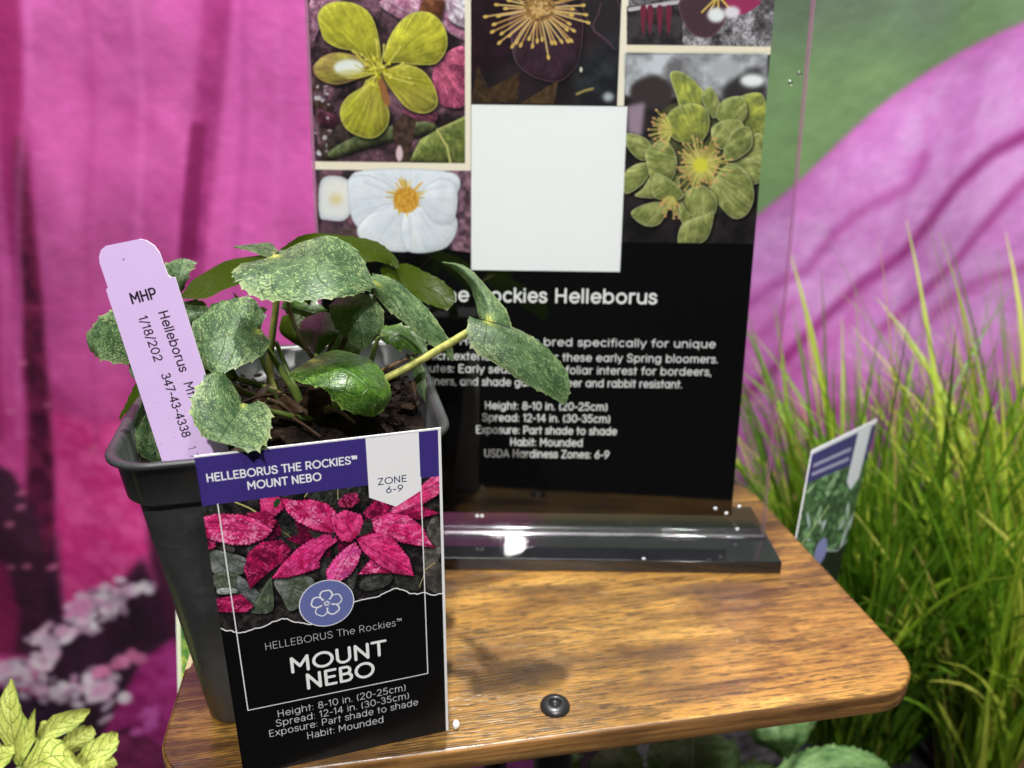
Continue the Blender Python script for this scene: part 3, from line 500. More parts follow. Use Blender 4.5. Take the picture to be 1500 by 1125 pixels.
# ---- lilac stake ----
TW, TH = 300, 1000
_ta, _tb = at(156, 427, 24.2), at(257, 406, 24.2); _tc = at(250, 665, 25.5)
TX = (_tb - _ta); TWID = TX.length; TX.normalize(); _td = (_tc - _ta); TN = TX.cross(_td).normalized(); TY = TN.cross(TX).normalized()
if TY.dot(_td) < 0: TY = -TY
def TLOC(x, y): q = at_plane(x, y, _ta, TN) - _ta; return q.dot(TX), q.dot(TY)      # cm on the stake: across, down
TLEN = 11.0; TTOP = 2.2
def TMAP(x, y): a, b = TLOC(x, y); return (a + .15) / (TWID + .3) * TW, (b + TTOP) / TLEN * TH * 1.0
def paint_stake():
    k = TW / (TWID + .3); H_ = int(TLEN * k)
    mp = lambda x, y: ((TLOC(x, y)[0] + .15) * k, (TLOC(x, y)[1] + TTOP) * k)
    c = Canvas(TW, H_, (214, 186, 232), mp); K = (38, 32, 42); F = (120, 100, 130)
    c.A *= (1 + .02 * (vnoise(H_, TW, 60, 3, 4) - .5))[..., None]
    c.text('MHP', (193, 445), (230, 436), 15, K, .19, upv=(-.3, -.95), level=False)
    up = (.94, -.24)
    c.text('Helleborus', (232, 457), (264, 545), 13.5, K, .155, upv=up, level=False); c.text('Mt.', (269, 561), (277, 583), 13, (60, 52, 64), .15, upv=up, level=False)
    c.text('1/18/202', (203, 464), (227, 530), 12.5, K, .15, upv=up, level=False); c.text('347-43-4338', (236, 548), (268, 641), 12.5, K, .15, upv=up, level=False)
    c.text('1 7', (275, 655), (279, 672), 12, F, .1, upv=up, level=False)
    rr = random.Random(2)
    for _ in range(46): c.ell(rr.uniform(150, 330), rr.uniform(360, 660), rr.uniform(.25, .9), rr.uniform(.25, .9), (150, 110, 150), soft=.2, alpha=rr.uniform(.2, .7))
    c.ell(181, 380, 1.3, 1.6, (130, 90, 140), soft=.3)
    for _ in range(9): c.ell(rr.uniform(230, 290), rr.uniform(600, 660), rr.uniform(.5, 1.2), rr.uniform(.4, 1), (150, 110, 120), soft=.4, alpha=.5)
    return c.A, H_
# ---- printed backdrop: plane at y = 110 cm ----
BY = 110.0; BX0, BX1, BZ0, BZ1 = -130, 130, -150, 90
BW, BH = 1300, 1200
def BMAP(x, y): q = at_plane(x, y, Vector((0, BY, 0)), Vector((0, 1, 0))); return (q.x - BX0) / (BX1 - BX0) * BW, (BZ1 - q.z) / (BZ1 - BZ0) * BH
def paint_backdrop():
    c = Canvas(BW, BH, (196, 74, 150), BMAP)
    L = lambda P, a, **k: c.poly(P, a, **k)
    # left: hanging magenta petals; fold shade painted in as streaks
    nz = vnoise(BH, BW, 90, 5, 21)[..., None]; nz2 = vnoise(BH, BW, 26, 4, 22)[..., None]
    yy = np.linspace(0, 1, BH)[:, None, None]
    c.A = np.array([192, 98, 166]) / 255. * (1 - yy) + np.array([176, 46, 116]) / 255. * yy
    c.A = c.A * np.ones((1, BW, 1)) * (1 + .34 * (nz - .5)) + (nz2 - .5) * .13
    L([(-300, 560), (1000, 560), (1000, 1700), (-300, 1700)], (180, 44, 112), soft=60, alpha=.6, c2=(206, 70, 142), cell=40)
    L([(470, -60), (320, -60), (318, 700), (470, 760)], (202, 92, 168), soft=8, alpha=.5)
    L([(300, -60), (346, -60), (318, 180), (296, 420), (262, 420), (280, 180)], (134, 36, 98), soft=5, alpha=.85, c2=(158, 52, 118), cell=30)
    L([(278, 180), (300, 180), (288, 380), (262, 380)], (112, 20, 74), soft=4, alpha=.8)
    L([(-10, -40), (30, -40), (58, 300), (70, 560), (34, 560), (16, 300)], (138, 28, 88), soft=6, alpha=.8)
    L([(30, 200), (44, 200), (64, 400), (80, 600), (88, 880), (34, 900), (44, 600), (34, 400)], (62, 14, 40), soft=5, alpha=.97, c2=(110, 30, 66), cell=26)
    L([(-40, 660), (20, 690), (60, 760), (90, 900), (60, 960), (-40, 960)], (56, 26, 44), soft=6, c2=(72, 34, 56), cell=30)
    L([(-60, 840), (10, 820), (30, 900), (20, 960), (-60, 960)], (150, 34, 90), soft=8, alpha=.8)
    L([(84, 780), (190, 770), (240, 860), (420, 860), (420, 1200), (80, 1200), (60, 940)], (58, 28, 48), soft=7, c2=(44, 24, 40), cell=30)
    L([(205, 730), (330, 740), (350, 1200), (300, 1200), (245, 900)], (70, 26, 52), soft=6)
    L([(78, 600), (205, 620), (222, 800), (180, 850), (96, 900), (88, 800)], (206, 50, 128), soft=8, c2=(226, 84, 156), cell=24)
    L([(212, 960), (256, 930), (300, 980), (300, 1200), (190, 1200), (196, 1060), (150, 1075)], (150, 34, 104), soft=6, c2=(176, 56, 136), cell=22)
    L([(150, 1080), (200, 1065), (330, 1140), (300, 1240), (160, 1240)], (104, 32, 72), soft=6, c2=(140, 50, 100), cell=20)
    L([(-60, 1000), (60, 1020), (120, 1060), (130, 1240), (-60, 1240)], (44, 24, 44), soft=6, c2=(66, 40, 66), cell=18)
    rr = random.Random(8)
    def fluff(path, wdt, n, cols):
        for _ in range(n):
            t = rr.random() * (len(path) - 1); i = int(t); f = t - i; x = path[i][0] + (path[i + 1][0] - path[i][0]) * f + rr.gauss(0, wdt); y = path[i][1] + (path[i + 1][1] - path[i][1]) * f + rr.gauss(0, wdt)
            c.ell(x, y, rr.uniform(5, 14), rr.uniform(4, 9), rr.choice(cols), rot=rr.uniform(-50, 20), soft=1.0, alpha=rr.uniform(.7, 1))
    WC = [(236, 216, 230), (206, 184, 204), (246, 200, 226), (170, 140, 164), (250, 240, 246), (226, 170, 208)]
    fluff([(0, 985), (40, 975), (80, 962)], 7, 40, WC); fluff([(60, 945), (100, 920), (150, 895), (175, 872)], 11, 90, WC); fluff([(95, 890), (130, 885), (165, 868), (200, 856), (230, 853)], 4, 34, WC)
    fluff([(20, 1010), (80, 1000), (140, 1000), (175, 1020)], 10, 70, WC); fluff([(140, 985), (175, 968), (220, 950)], 3.5, 20, [(232, 140, 186), (210, 116, 160)]); fluff([(110, 890), (140, 885)], 4, 10, [(230, 150, 200)])
    fluff([(205, 1040), (230, 1050)], 9, 8, [(214, 100, 186)])
    for x, y in ((30, 720), (30, 740), (15, 764), (40, 825), (15, 828), (75, 828), (70, 590), (33, 530), (15, 600), (140, 650), (80, 825)): c.ell(x + 4, y, 8, 4, (206, 110, 150), soft=1.6, alpha=.7, rot=-15)
    for x0, x1, cl, al in ((44, 30, (216, 120, 190), .5), (118, 150, (150, 44, 110), .35), (196, 214, (222, 120, 188), .4), (356, 340, (150, 56, 122), .4), (408, 396, (214, 120, 186), .3), (-10, 4, (120, 20, 70), .6)):
        c.seg([(x0, -60), ((x0 * 2 + x1) / 3 + 5, 160), ((x0 + x1) / 2 - 4, 360), (x1, 640)], 7, cl, alpha=al, soft=6)  # light and dark sides of the folds painted as streaks
    c.seg([(-40, 452), (140, 446)], 1.5, (214, 80, 150), alpha=.5, soft=1)
    # right: green field and the big mauve petal
    L([(820, -300), (2100, -300), (2100, 500), (820, 500)], (104, 132, 90), soft=20, c2=(118, 148, 98), cell=120)
    L([(820, -300), (1330, -300), (1320, 40), (1200, 60), (1000, 80), (820, 60)], (92, 104, 92), soft=35, alpha=.8); L([(1300, -200), (1420, -200), (1400, 60), (1320, 70)], (104, 120, 104), soft=25, alpha=.8); L([(1420, -120), (2100, -300), (2100, 100), (1440, 50)], (112, 138, 104), soft=22, alpha=.8)
    pet = [(1085, 335), (1110, 310), (1160, 268), (1200, 232), (1250, 186), (1300, 144), (1350, 108), (1400, 80), (1450, 56), (1500, 34), (1560, 10), (2100, -160), (2100, 1500), (600, 1500), (600, 700), (900, 480)]
    L(pet, (202, 128, 200), soft=3.2, c2=(210, 152, 212), cell=44, ax=.6, rim=(190, 104, 180), rimw=26)
    L([(600, 640), (1060, 400), (1180, 480), (1300, 560), (1560, 480), (2100, 420), (2100, 1500), (600, 1500)], (190, 92, 170), soft=40, alpha=.8, c2=(204, 118, 192), cell=50)
    for P, wd, cl, al in (([(1060, 470), (1130, 415), (1180, 395), (1222, 340), (1270, 300), (1330, 270), (1350, 230)], 9, (160, 60, 140), .8), ([(1040, 620), (1180, 490), (1260, 415), (1320, 370), (1370, 310), (1405, 270), (1460, 225), (1540, 180)], 11, (128, 24, 98), .95),
                          ([(1150, 560), (1240, 470), (1262, 430)], 26, (176, 70, 150), .35), ([(1290, 480), (1400, 390), (1440, 340), (1500, 270), (1560, 220)], 8, (144, 36, 112), .85), ([(1270, 410), (1300, 360), (1320, 300), (1330, 230)], 8, (186, 96, 176), .5), ([(1360, 470), (1450, 410), (1560, 370)], 16, (150, 50, 118), .5), ([(1100, 640), (1200, 600), (1330, 590)], 30, (150, 40, 110), .35), ([(1060, 520), (1120, 480), (1160, 440)], 9, (170, 60, 140), .5)):
        c.seg(P, wd, cl, alpha=al, soft=9)
    L([(1050, 700), (1500, 560), (2100, 560), (2100, 1500), (600, 1500), (700, 800)], (92, 36, 84), soft=50, alpha=.75, c2=(130, 50, 110), cell=40)
    nz = vnoise(BH, BW, 10, 3, 31)[..., None]; c.A = c.A * (1 + .07 * (nz - .5))
    return c.A
# ---- small print on the label stuck in the grass ----
def paint_farlabel():
    c = Canvas(240, 400, (60, 80, 62)); R = lambda x0, y0, x1, y1, cc, **k: c.poly([(x0, y0), (x1, y0), (x1, y1), (x0, y1)], cc, **k)
    R(0, 60, 240, 300, (90, 128, 84), c2=(44, 62, 46), cell=9)
    rr = random.Random(4)
    for _ in range(60):
        x, y, q = rr.uniform(0, 240), rr.uniform(70, 290), rr.uniform(0, 180); cl = rr.choice([(120, 162, 112), (96, 140, 90), (150, 184, 140), (70, 104, 66), (190, 205, 200)])
        c.ell(x, y, rr.uniform(14, 30), rr.uniform(6, 11), cl, rot=q, rim=(60, 90, 60), rimw=2, soft=.5)
    c.seg([(10, 250), (110, 160)], 4, (190, 205, 140))
    R(0, 0, 240, 10, (225, 228, 235)); R(0, 10, 240, 82, (64, 58, 116))
    for y in (42, 64): c.seg([(18, y), (150, y)], 9, (190, 188, 214), soft=1, alpha=.8)
    c.poly([(168, 4), (222, 4), (222, 118), (195, 140), (168, 118)], (222, 226, 232)); 
    c.poly([(0, 292), (50, 282), (90, 290), (130, 262), (200, 268), (240, 250), (240, 400), (0, 400)], (24, 28, 30)); c.seg([(0, 292), (50, 282), (90, 290), (130, 262), (200, 268), (240, 250)], 3, (190, 200, 205))
    c.ell(120, 262, 27, 30, (140, 142, 196)); c.text('HELLEBORUS', (60, 318), (180, 318), 9, (190, 190, 190), .14)
    c.text('MOUNT', (62, 348), (178, 348), 18, (225, 225, 225), .2); c.text('NEBO', (76, 372), (164, 372), 18, (225, 225, 225), .2)
    return c.A
def paint_sliver():
    c = Canvas(120, 200, (220, 226, 190)); c.poly([(8, 0), (120, 0), (120, 200), (8, 200)], (190, 206, 90), c2=(70, 120, 60), cell=14, noise=.2); return c.A
# ---- leaf blades: colour map in (u along midrib, v across) ----
def paint_leaf(kind, seed):
    Wd, Hd = 1024, 640; r = random.Random(seed)
    cols = {'grey': ((38, 62, 36), (70, 96, 60), (168, 178, 120)), 'green': ((32, 62, 12), (62, 98, 26), (150, 180, 80)), 'plain': ((66, 98, 54), (108, 140, 86), (180, 198, 150)), 'yellow': ((160, 170, 78), (190, 194, 104), (214, 214, 140))}[kind]
    c = Canvas(Wd, Hd, (0, 0, 0)); a, b, sp = [np.array(q) / 255. for q in cols]
    n1 = vnoise(Hd, Wd, 70, 4, seed)[..., None]; n1 = np.clip((n1 - .5) * 2.4 + .5, 0, 1); c.A = a * (1 - n1) + b * n1
    U = np.linspace(0, 1, Wd)[None, :]; V = np.abs(np.linspace(-1, 1, Hd))[:, None]
    # vein network
    vm = Canvas(Wd, Hd, (0, 0, 0)); Wh = (255, 255, 255)
    vm.seg([(0, Hd / 2), (Wd, Hd / 2)], 9, Wh, soft=1)
    lat = []
    for sgn in (-1, 1):
        k = 0
        u = .0
        while u < .9:
            x0 = u * Wd; ln = r.uniform(.34, .5) * (1 - .45 * u); P = [(x0, Hd / 2)]
            for i in range(1, 9):
                t = i / 8; P.append((x0 + ln * Wd * (t ** 1.25) + r.uniform(-4, 4), Hd / 2 + sgn * Hd / 2 * .95 * (t ** .85) + r.uniform(-4, 4)))
            vm.seg(P, 4.5 if kind != 'yellow' else 13, Wh, soft=1, alpha=.7); lat.append(P); u += r.uniform(.15, .24)
            for i in (3, 5, 7):
                x, y = P[i]; s2 = r.choice([-1, 1]); Q = [(x, y)]
                for j in range(4): x += r.uniform(18, 30); y += s2 * r.uniform(8, 26); Q.append((x, y))
                vm.seg(Q, 2.6 if kind != 'yellow' else 8, Wh, soft=1, alpha=.6)
    # fine net from worley cells
    g = 34 if kind != 'yellow' else 58; ny, nx = Hd // g + 2, Wd // g + 2; PX = (np.arange(nx)[None, :] + RNG.random((ny, nx))) * g; PY = (np.arange(ny)[:, None] + RNG.random((ny, nx))) * g
    Y, X = np.mgrid[0:Hd, 0:Wd]; d1 = np.full((Hd, Wd), 1e9); d2 = d1.copy(); gi = np.minimum(Y // g, ny - 1); gj = np.minimum(X // g, nx - 1)
    for dy in (-1, 0, 1):
        for dx in (-1, 0, 1):
            ii = np.clip(gi + dy, 0, ny - 1); jj = np.clip(gj + dx, 0, nx - 1); d = (PX[ii, jj] - X) ** 2 + (PY[ii, jj] - Y) ** 2
            d2 = np.minimum(d2, np.maximum(d1, d)); d1 = np.minimum(d1, d)
    net = np.clip(1 - (np.sqrt(d2) - np.sqrt(d1)) / (3.0 if kind != 'yellow' else 8.0), 0, 1)
    v = vm.A[..., 0]
    if kind in ('grey', 'green'):
        dens = .50 - .10 * V - .05 * (U > .85)
        s1 = vnoise(Hd, Wd, 13, 2, seed + 1, 1.3); s2 = vnoise(Hd, Wd, 8, 2, seed + 2, .9); s3 = vnoise(Hd, Wd, 120, 2, seed + 3)
        spk = np.clip((s1 * .5 + s2 * .5 - dens - .10 + .18 * (s3 - .5)) * 9, 0, 1) * (.58 if kind == 'grey' else .4)
        edge = np.clip((V - .84) * 5, 0, 1) * np.clip((s3 + s1 - .85) * 4, 0, 1)
        spk = np.maximum(spk, edge * .9)[..., None]
        c.A = c.A * (1 - spk) + sp * spk
        base = (np.exp(-((U / .09) ** 2) - (V / .22) ** 2))[..., None]
        c.A = c.A * (1 - base * .9) + np.array([204, 200, 84]) / 255. * base * .9
        hal = blur(v, 5) * 1.2; vv = (np.clip(hal * np.clip(1.2 - U, .35, 1), 0, 1))[..., None] * (.52 if kind == 'grey' else .6); c.A = c.A * (1 - vv) + (sp * .92) * vv
        dk = np.clip(v * np.clip(.25 + U, 0, 1), 0, 1)[..., None] * .38; c.A = c.A * (1 - dk) + a * .45 * dk
        c.A *= (1 - .10 * net * (1 - v))[..., None]
    elif kind == 'plain':
        c.A = c.A * (1 - .6 * v[..., None]) + sp * .6 * v[..., None]; c.A *= (1 + .5 * (vnoise(Hd, Wd, 8, 2, seed) - .5))[..., None]; c.A *= (1 - .15 * net)[..., None]
    else:
        gr = np.array([84, 116, 40]) / 255.; k = np.clip(blur(v, 2) * 1.2 + net * .55, 0, 1)[..., None]; c.A = c.A * (1 - k) + gr * k
        e = (vnoise(Hd, Wd, 60, 3, seed + 8) * np.clip(V * 1.2, 0, 1))[..., None]; c.A = c.A * (1 - .5 * e) + np.array([150, 168, 70]) / 255. * .5 * e
    hgt = blur(np.clip(1 - v * .9 - net * .22, 0, 1), 2)
    return c.A, np.repeat(hgt[..., None], 3, 2)
def leafmat(name, kind, seed, back=(46, 60, 6), rough=.48, spec=.28):
    A, Hh = paint_leaf(kind, seed); mt, nt, b = newmat(name)
    uvn = N(nt, 'ShaderNodeUVMap'); t = N(nt, 'ShaderNodeTexImage'); t.image = to_image(name + '_colour', A); t.extension = 'EXTEND'; nt.links.new(uvn.outputs[0], t.inputs[0])
    t2 = N(nt, 'ShaderNodeTexImage'); t2.image = to_image(name + '_height', Hh); t2.extension = 'EXTEND'; t2.image.colorspace_settings.name = 'Non-Color'; nt.links.new(uvn.outputs[0], t2.inputs[0])
    oi = N(nt, 'ShaderNodeObjectInfo'); hs = N(nt, 'ShaderNodeHueSaturation'); mp = N(nt, 'ShaderNodeMapRange'); mp.inputs[3].default_value = .82; mp.inputs[4].default_value = 1.15
    nt.links.new(oi.outputs['Random'], mp.inputs[0]); nt.links.new(mp.outputs[0], hs.inputs['Value']); nt.links.new(t.outputs[0], hs.inputs['Color'])
    geo = N(nt, 'ShaderNodeNewGeometry'); mx = N(nt, 'ShaderNodeMix', data_type='RGBA'); nt.links.new(geo.outputs['Backfacing'], mx.inputs[0]); nt.links.new(hs.outputs[0], mx.inputs[6])
    bk = N(nt, 'ShaderNodeMix', data_type='RGBA', blend_type='MULTIPLY'); bk.inputs[0].default_value = 1; bk.inputs[6].default_value = (*lin(back), 1)
    mr = N(nt, 'ShaderNodeMapRange'); mr.inputs[1].default_value = 0; mr.inputs[2].default_value = 1; mr.inputs[3].default_value = 1.6; mr.inputs[4].default_value = .85; nt.links.new(t2.outputs[0], mr.inputs[0]); nt.links.new(mr.outputs[0], bk.inputs[7])
    sm = N(nt, 'ShaderNodeMapRange'); sm.inputs[3].default_value = spec; sm.inputs[4].default_value = .06; nt.links.new(geo.outputs['Backfacing'], sm.inputs[0]); nt.links.new(sm.outputs[0], b.inputs['Specular IOR Level'])
    nt.links.new(bk.outputs[2], mx.inputs[7]); nt.links.new(mx.outputs[2], b.inputs['Base Color'])
    b.inputs['Roughness'].default_value = rough; b.inputs['Specular IOR Level'].default_value = spec
    bp = N(nt, 'ShaderNodeBump'); bp.inputs['Strength'].default_value = .9; bp.inputs['Distance'].default_value = .045 * S; nt.links.new(t2.outputs[0], bp.inputs['Height']); nt.links.new(bp.outputs[0], b.inputs['Normal'])
    tr = N(nt, 'ShaderNodeBsdfTranslucent'); tr.inputs[0].default_value = (*lin((120, 160, 40)), 1) if kind != 'yellow' else (*lin((220, 220, 110)), 1)
    ms = N(nt, 'ShaderNodeMixShader'); ms.inputs[0].default_value = .14; out = nt.nodes['Material Output']
    nt.links.new(b.outputs[0], ms.inputs[1]); nt.links.new(tr.outputs[0], ms.inputs[2]); nt.links.new(ms.outputs[0], out.inputs[0])
    return mt

HX, HY = 15.35, 9.2; TYAW = radians(10.2)
TBL = Vector((-1.09 + 3.75 * cos(TYAW) - HY * sin(TYAW), 21.68 + 3.75 * sin(TYAW) + HY * cos(TYAW), 0))
def TLC(x, y): p = at_z(x, y, 0) - TBL; return p.x * cos(TYAW) + p.y * sin(TYAW), -p.x * sin(TYAW) + p.y * cos(TYAW)
def paint_wood():
    Wd, Hd = 2300, 1380; mp = lambda x, y: ((TLC(x, y)[0] + HX) / (2 * HX) * Wd, (HY - TLC(x, y)[1]) / (2 * HY) * Hd)
    c = Canvas(Wd, Hd, (0, 0, 0), mp)
    st = [(0, (70, 46, 24)), (.3, (112, 78, 36)), (.5, (146, 105, 46)), (.72, (166, 122, 56)), (1, (184, 142, 72))]
    n = vnoise(Hd, Wd, 60, 6, 201, 9) * .55 + vnoise(Hd, Wd, 14, 3, 202, 26) * .25 + vnoise(Hd, Wd, 240, 3, 203, 2.2) * .35; n = (n - n.min()) / (n.max() - n.min()); n = np.clip((n - .5) * 1.15 + .50, 0, 1)
    for k in range(3): c.A[..., k] = np.interp(n, [s[0] for s in st], [s[1][k] / 255. for s in st])
    yy = np.arange(Hd)[:, None] * np.ones((1, Wd)); ph = yy / 4.6 * pi + vnoise(Hd, Wd, 90, 3, 204, 5) * 34
    amp = np.clip(vnoise(Hd, Wd, 120, 3, 205, 3) * 2.4 - .62, .12, 1); x_ = np.linspace(0, 1, Wd)[None, :]; amp = np.clip(amp * (1.25 - .7 * x_), 0, 1)
    ripple = (np.sin(ph) * .5 + .5) * (vnoise(Hd, Wd, 5, 2, 206, 16) * .8 + .4)
    c.A *= (1 - .46 * amp * np.clip(ripple, 0, 1))[..., None]
    pores = np.clip((vnoise(Hd, Wd, 3.4, 2, 207, 12) - .52) * 5, 0, 1); c.A *= (1 - .36 * pores)[..., None]; c.A *= (1 + .16 * (vnoise(Hd, Wd, 9, 3, 209, 1.4) - .5))[..., None]
    blot = np.clip((vnoise(Hd, Wd, 120, 6, 208, 2.6) - .52) * 6, 0, 1)[..., None]; c.A = c.A * (1 - blot * .5) + c.A * np.array([.50, .43, .36]) * blot * .5
    D = (46, 31, 22)
    for P, w_, al in (([(735, 988), (820, 972), (900, 962), (1000, 958)], 16, .38), ([(680, 1010), (740, 1000), (800, 985)], 34, .30), ([(880, 1038), (950, 1034), (1000, 1028), (1060, 1018), (1120, 1010), (1180, 1000), (1250, 988)], 1.7, .75), ([(960, 1030), (1010, 1025), (1090, 1012)], 2.6, .5), ([(600, 870), (680, 862), (800, 860), (880, 866)], 10, .4), ([(980, 870), (1100, 855), (1180, 842)], 9, .28), ([(880, 1058), (820, 1066), (760, 1072)], 2.2, .45), ([(1180, 935), (1140, 940), (1100, 938)], 4, .35), ([(1100, 1000), (1240, 975), (1290, 968)], 2, .5), ([(700, 935), (800, 920), (870, 925)], 1.8, .5), ([(300, 1010), (360, 1000)], 5, .4), ([(1150, 800), (1060, 850)], 5, .3)):
        for (x0, y0), (x1, y1) in zip(P, P[1:]):
            n_ = max(3, int(math.hypot(x1 - x0, y1 - y0) / (2.2 if w_ < 8 else 6))); lx, ly = x0, y0
            for k in range(1, n_ + 1):
                jx = random.uniform(-.5, .5) * min(w_, 3) * .5; nx_, ny_ = x0 + (x1 - x0) * k / n_, y0 + (y1 - y0) * k / n_ + jx * (1 if w_ < 8 else 5)
                if w_ < 8: c.seg([(lx, ly), (nx_, ny_)], w_ * random.uniform(.2, .7), D, alpha=al * random.uniform(.2, .8), soft=2.2)
                else:
                    for _ in range(3): c.ell(nx_ + random.gauss(0, 8), ny_ + random.gauss(0, w_ * .22), random.uniform(8, 22), random.uniform(1, w_ * .22), D, soft=2.2, alpha=al * random.uniform(.15, .5), rot=-7)
                lx, ly = nx_, ny_
    for x, y, rx, ry, al in ((955, 990, 15, 9, .75), (962, 985, 28, 14, .35), (935, 892, 42, 14, .42), (1250, 978, 14, 7, .5), (1242, 972, 5, 4, .7), (1045, 900, 14, 6, .3), (1152, 925, 8, 4, .6), (880, 985, 12, 6, .3), (760, 870, 34, 7, .4), (1060, 940, 16, 7, .25), (1010, 1000, 20, 7, .3)):
        [c.ell(x + random.gauss(0, rx * .4), y + random.gauss(0, ry * .4), rx * random.uniform(.15, .5), ry * random.uniform(.12, .4), D, soft=1.6, alpha=al * random.uniform(.2, .6), rot=-7) for _ in range(9)]
    return c.A, 1 - .8 * amp * ripple - .5 * pores
# ------------------------------------------------------------------ the setting
flr = noisecol('floor_grey', (.05, .05, .055), (.09, .09, .09), 20, .7)
o = mesh('floor', [(-400, -300, -110), (400, -300, -110), (400, 400, -110), (-400, 400, -110)], [(0, 1, 2, 3)], flr); tag(o, kind='structure')
cloth = noisecol('dark_cloth', (.012, .012, .014), (.03, .028, .03), 120, .9, .2, bump=.05)
bm = bmesh.new()
pts = [(-90, 0), (110, 0), (110, 100), (9, 100), (9, 46), (-90, 46)]
vs = [bm.verts.new((x, y, -34)) for x, y in pts]; f = bm.faces.new(vs)
r = bmesh.ops.extrude_face_region(bm, geom=[f]); bmesh.ops.translate(bm, verts=[v for v in r['geom'] if isinstance(v, bmesh.types.BMVert)], vec=(0, 0, -75.9))
tag(bm_obj('display_bench', bm, cloth), kind='structure')
# printed backdrop, softly rippled fabric
im = to_image('backdrop_print', paint_backdrop()); bmat = printmat('backdrop_fabric', im, .75, .2, bump=.15)
V = []; F = []; uv = []; nx, nz_ = 120, 90
for j in range(nz_ + 1):
    for i in range(nx + 1):
        x = BX0 + (BX1 - BX0) * i / nx; z = -109.5 + (BZ1 + 109.5) * j / nz_
        y = BY + .8 * sin(x * .11 + .3 * sin(z * .03)) + .5 * sin(x * .31 + z * .02) + .25 * sin(z * .2 + x * .05)
        V.append((x, y, z)); uv.append(((x - BX0) / (BX1 - BX0), (z - BZ0) / (BZ1 - BZ0)))
for j in range(nz_):
    for i in range(nx): a = j * (nx + 1) + i; F.append((a, a + 1, a + nx + 2, a + nx + 1))
o = mesh('printed_backdrop', V, F, bmat, None, True, uv); md = o.modifiers.new('thickness', 'SOLIDIFY'); md.thickness = .002; md.offset = 1
tag(o, 'large fabric backdrop printed with magenta petals on green, hanging behind the table', 'backdrop')

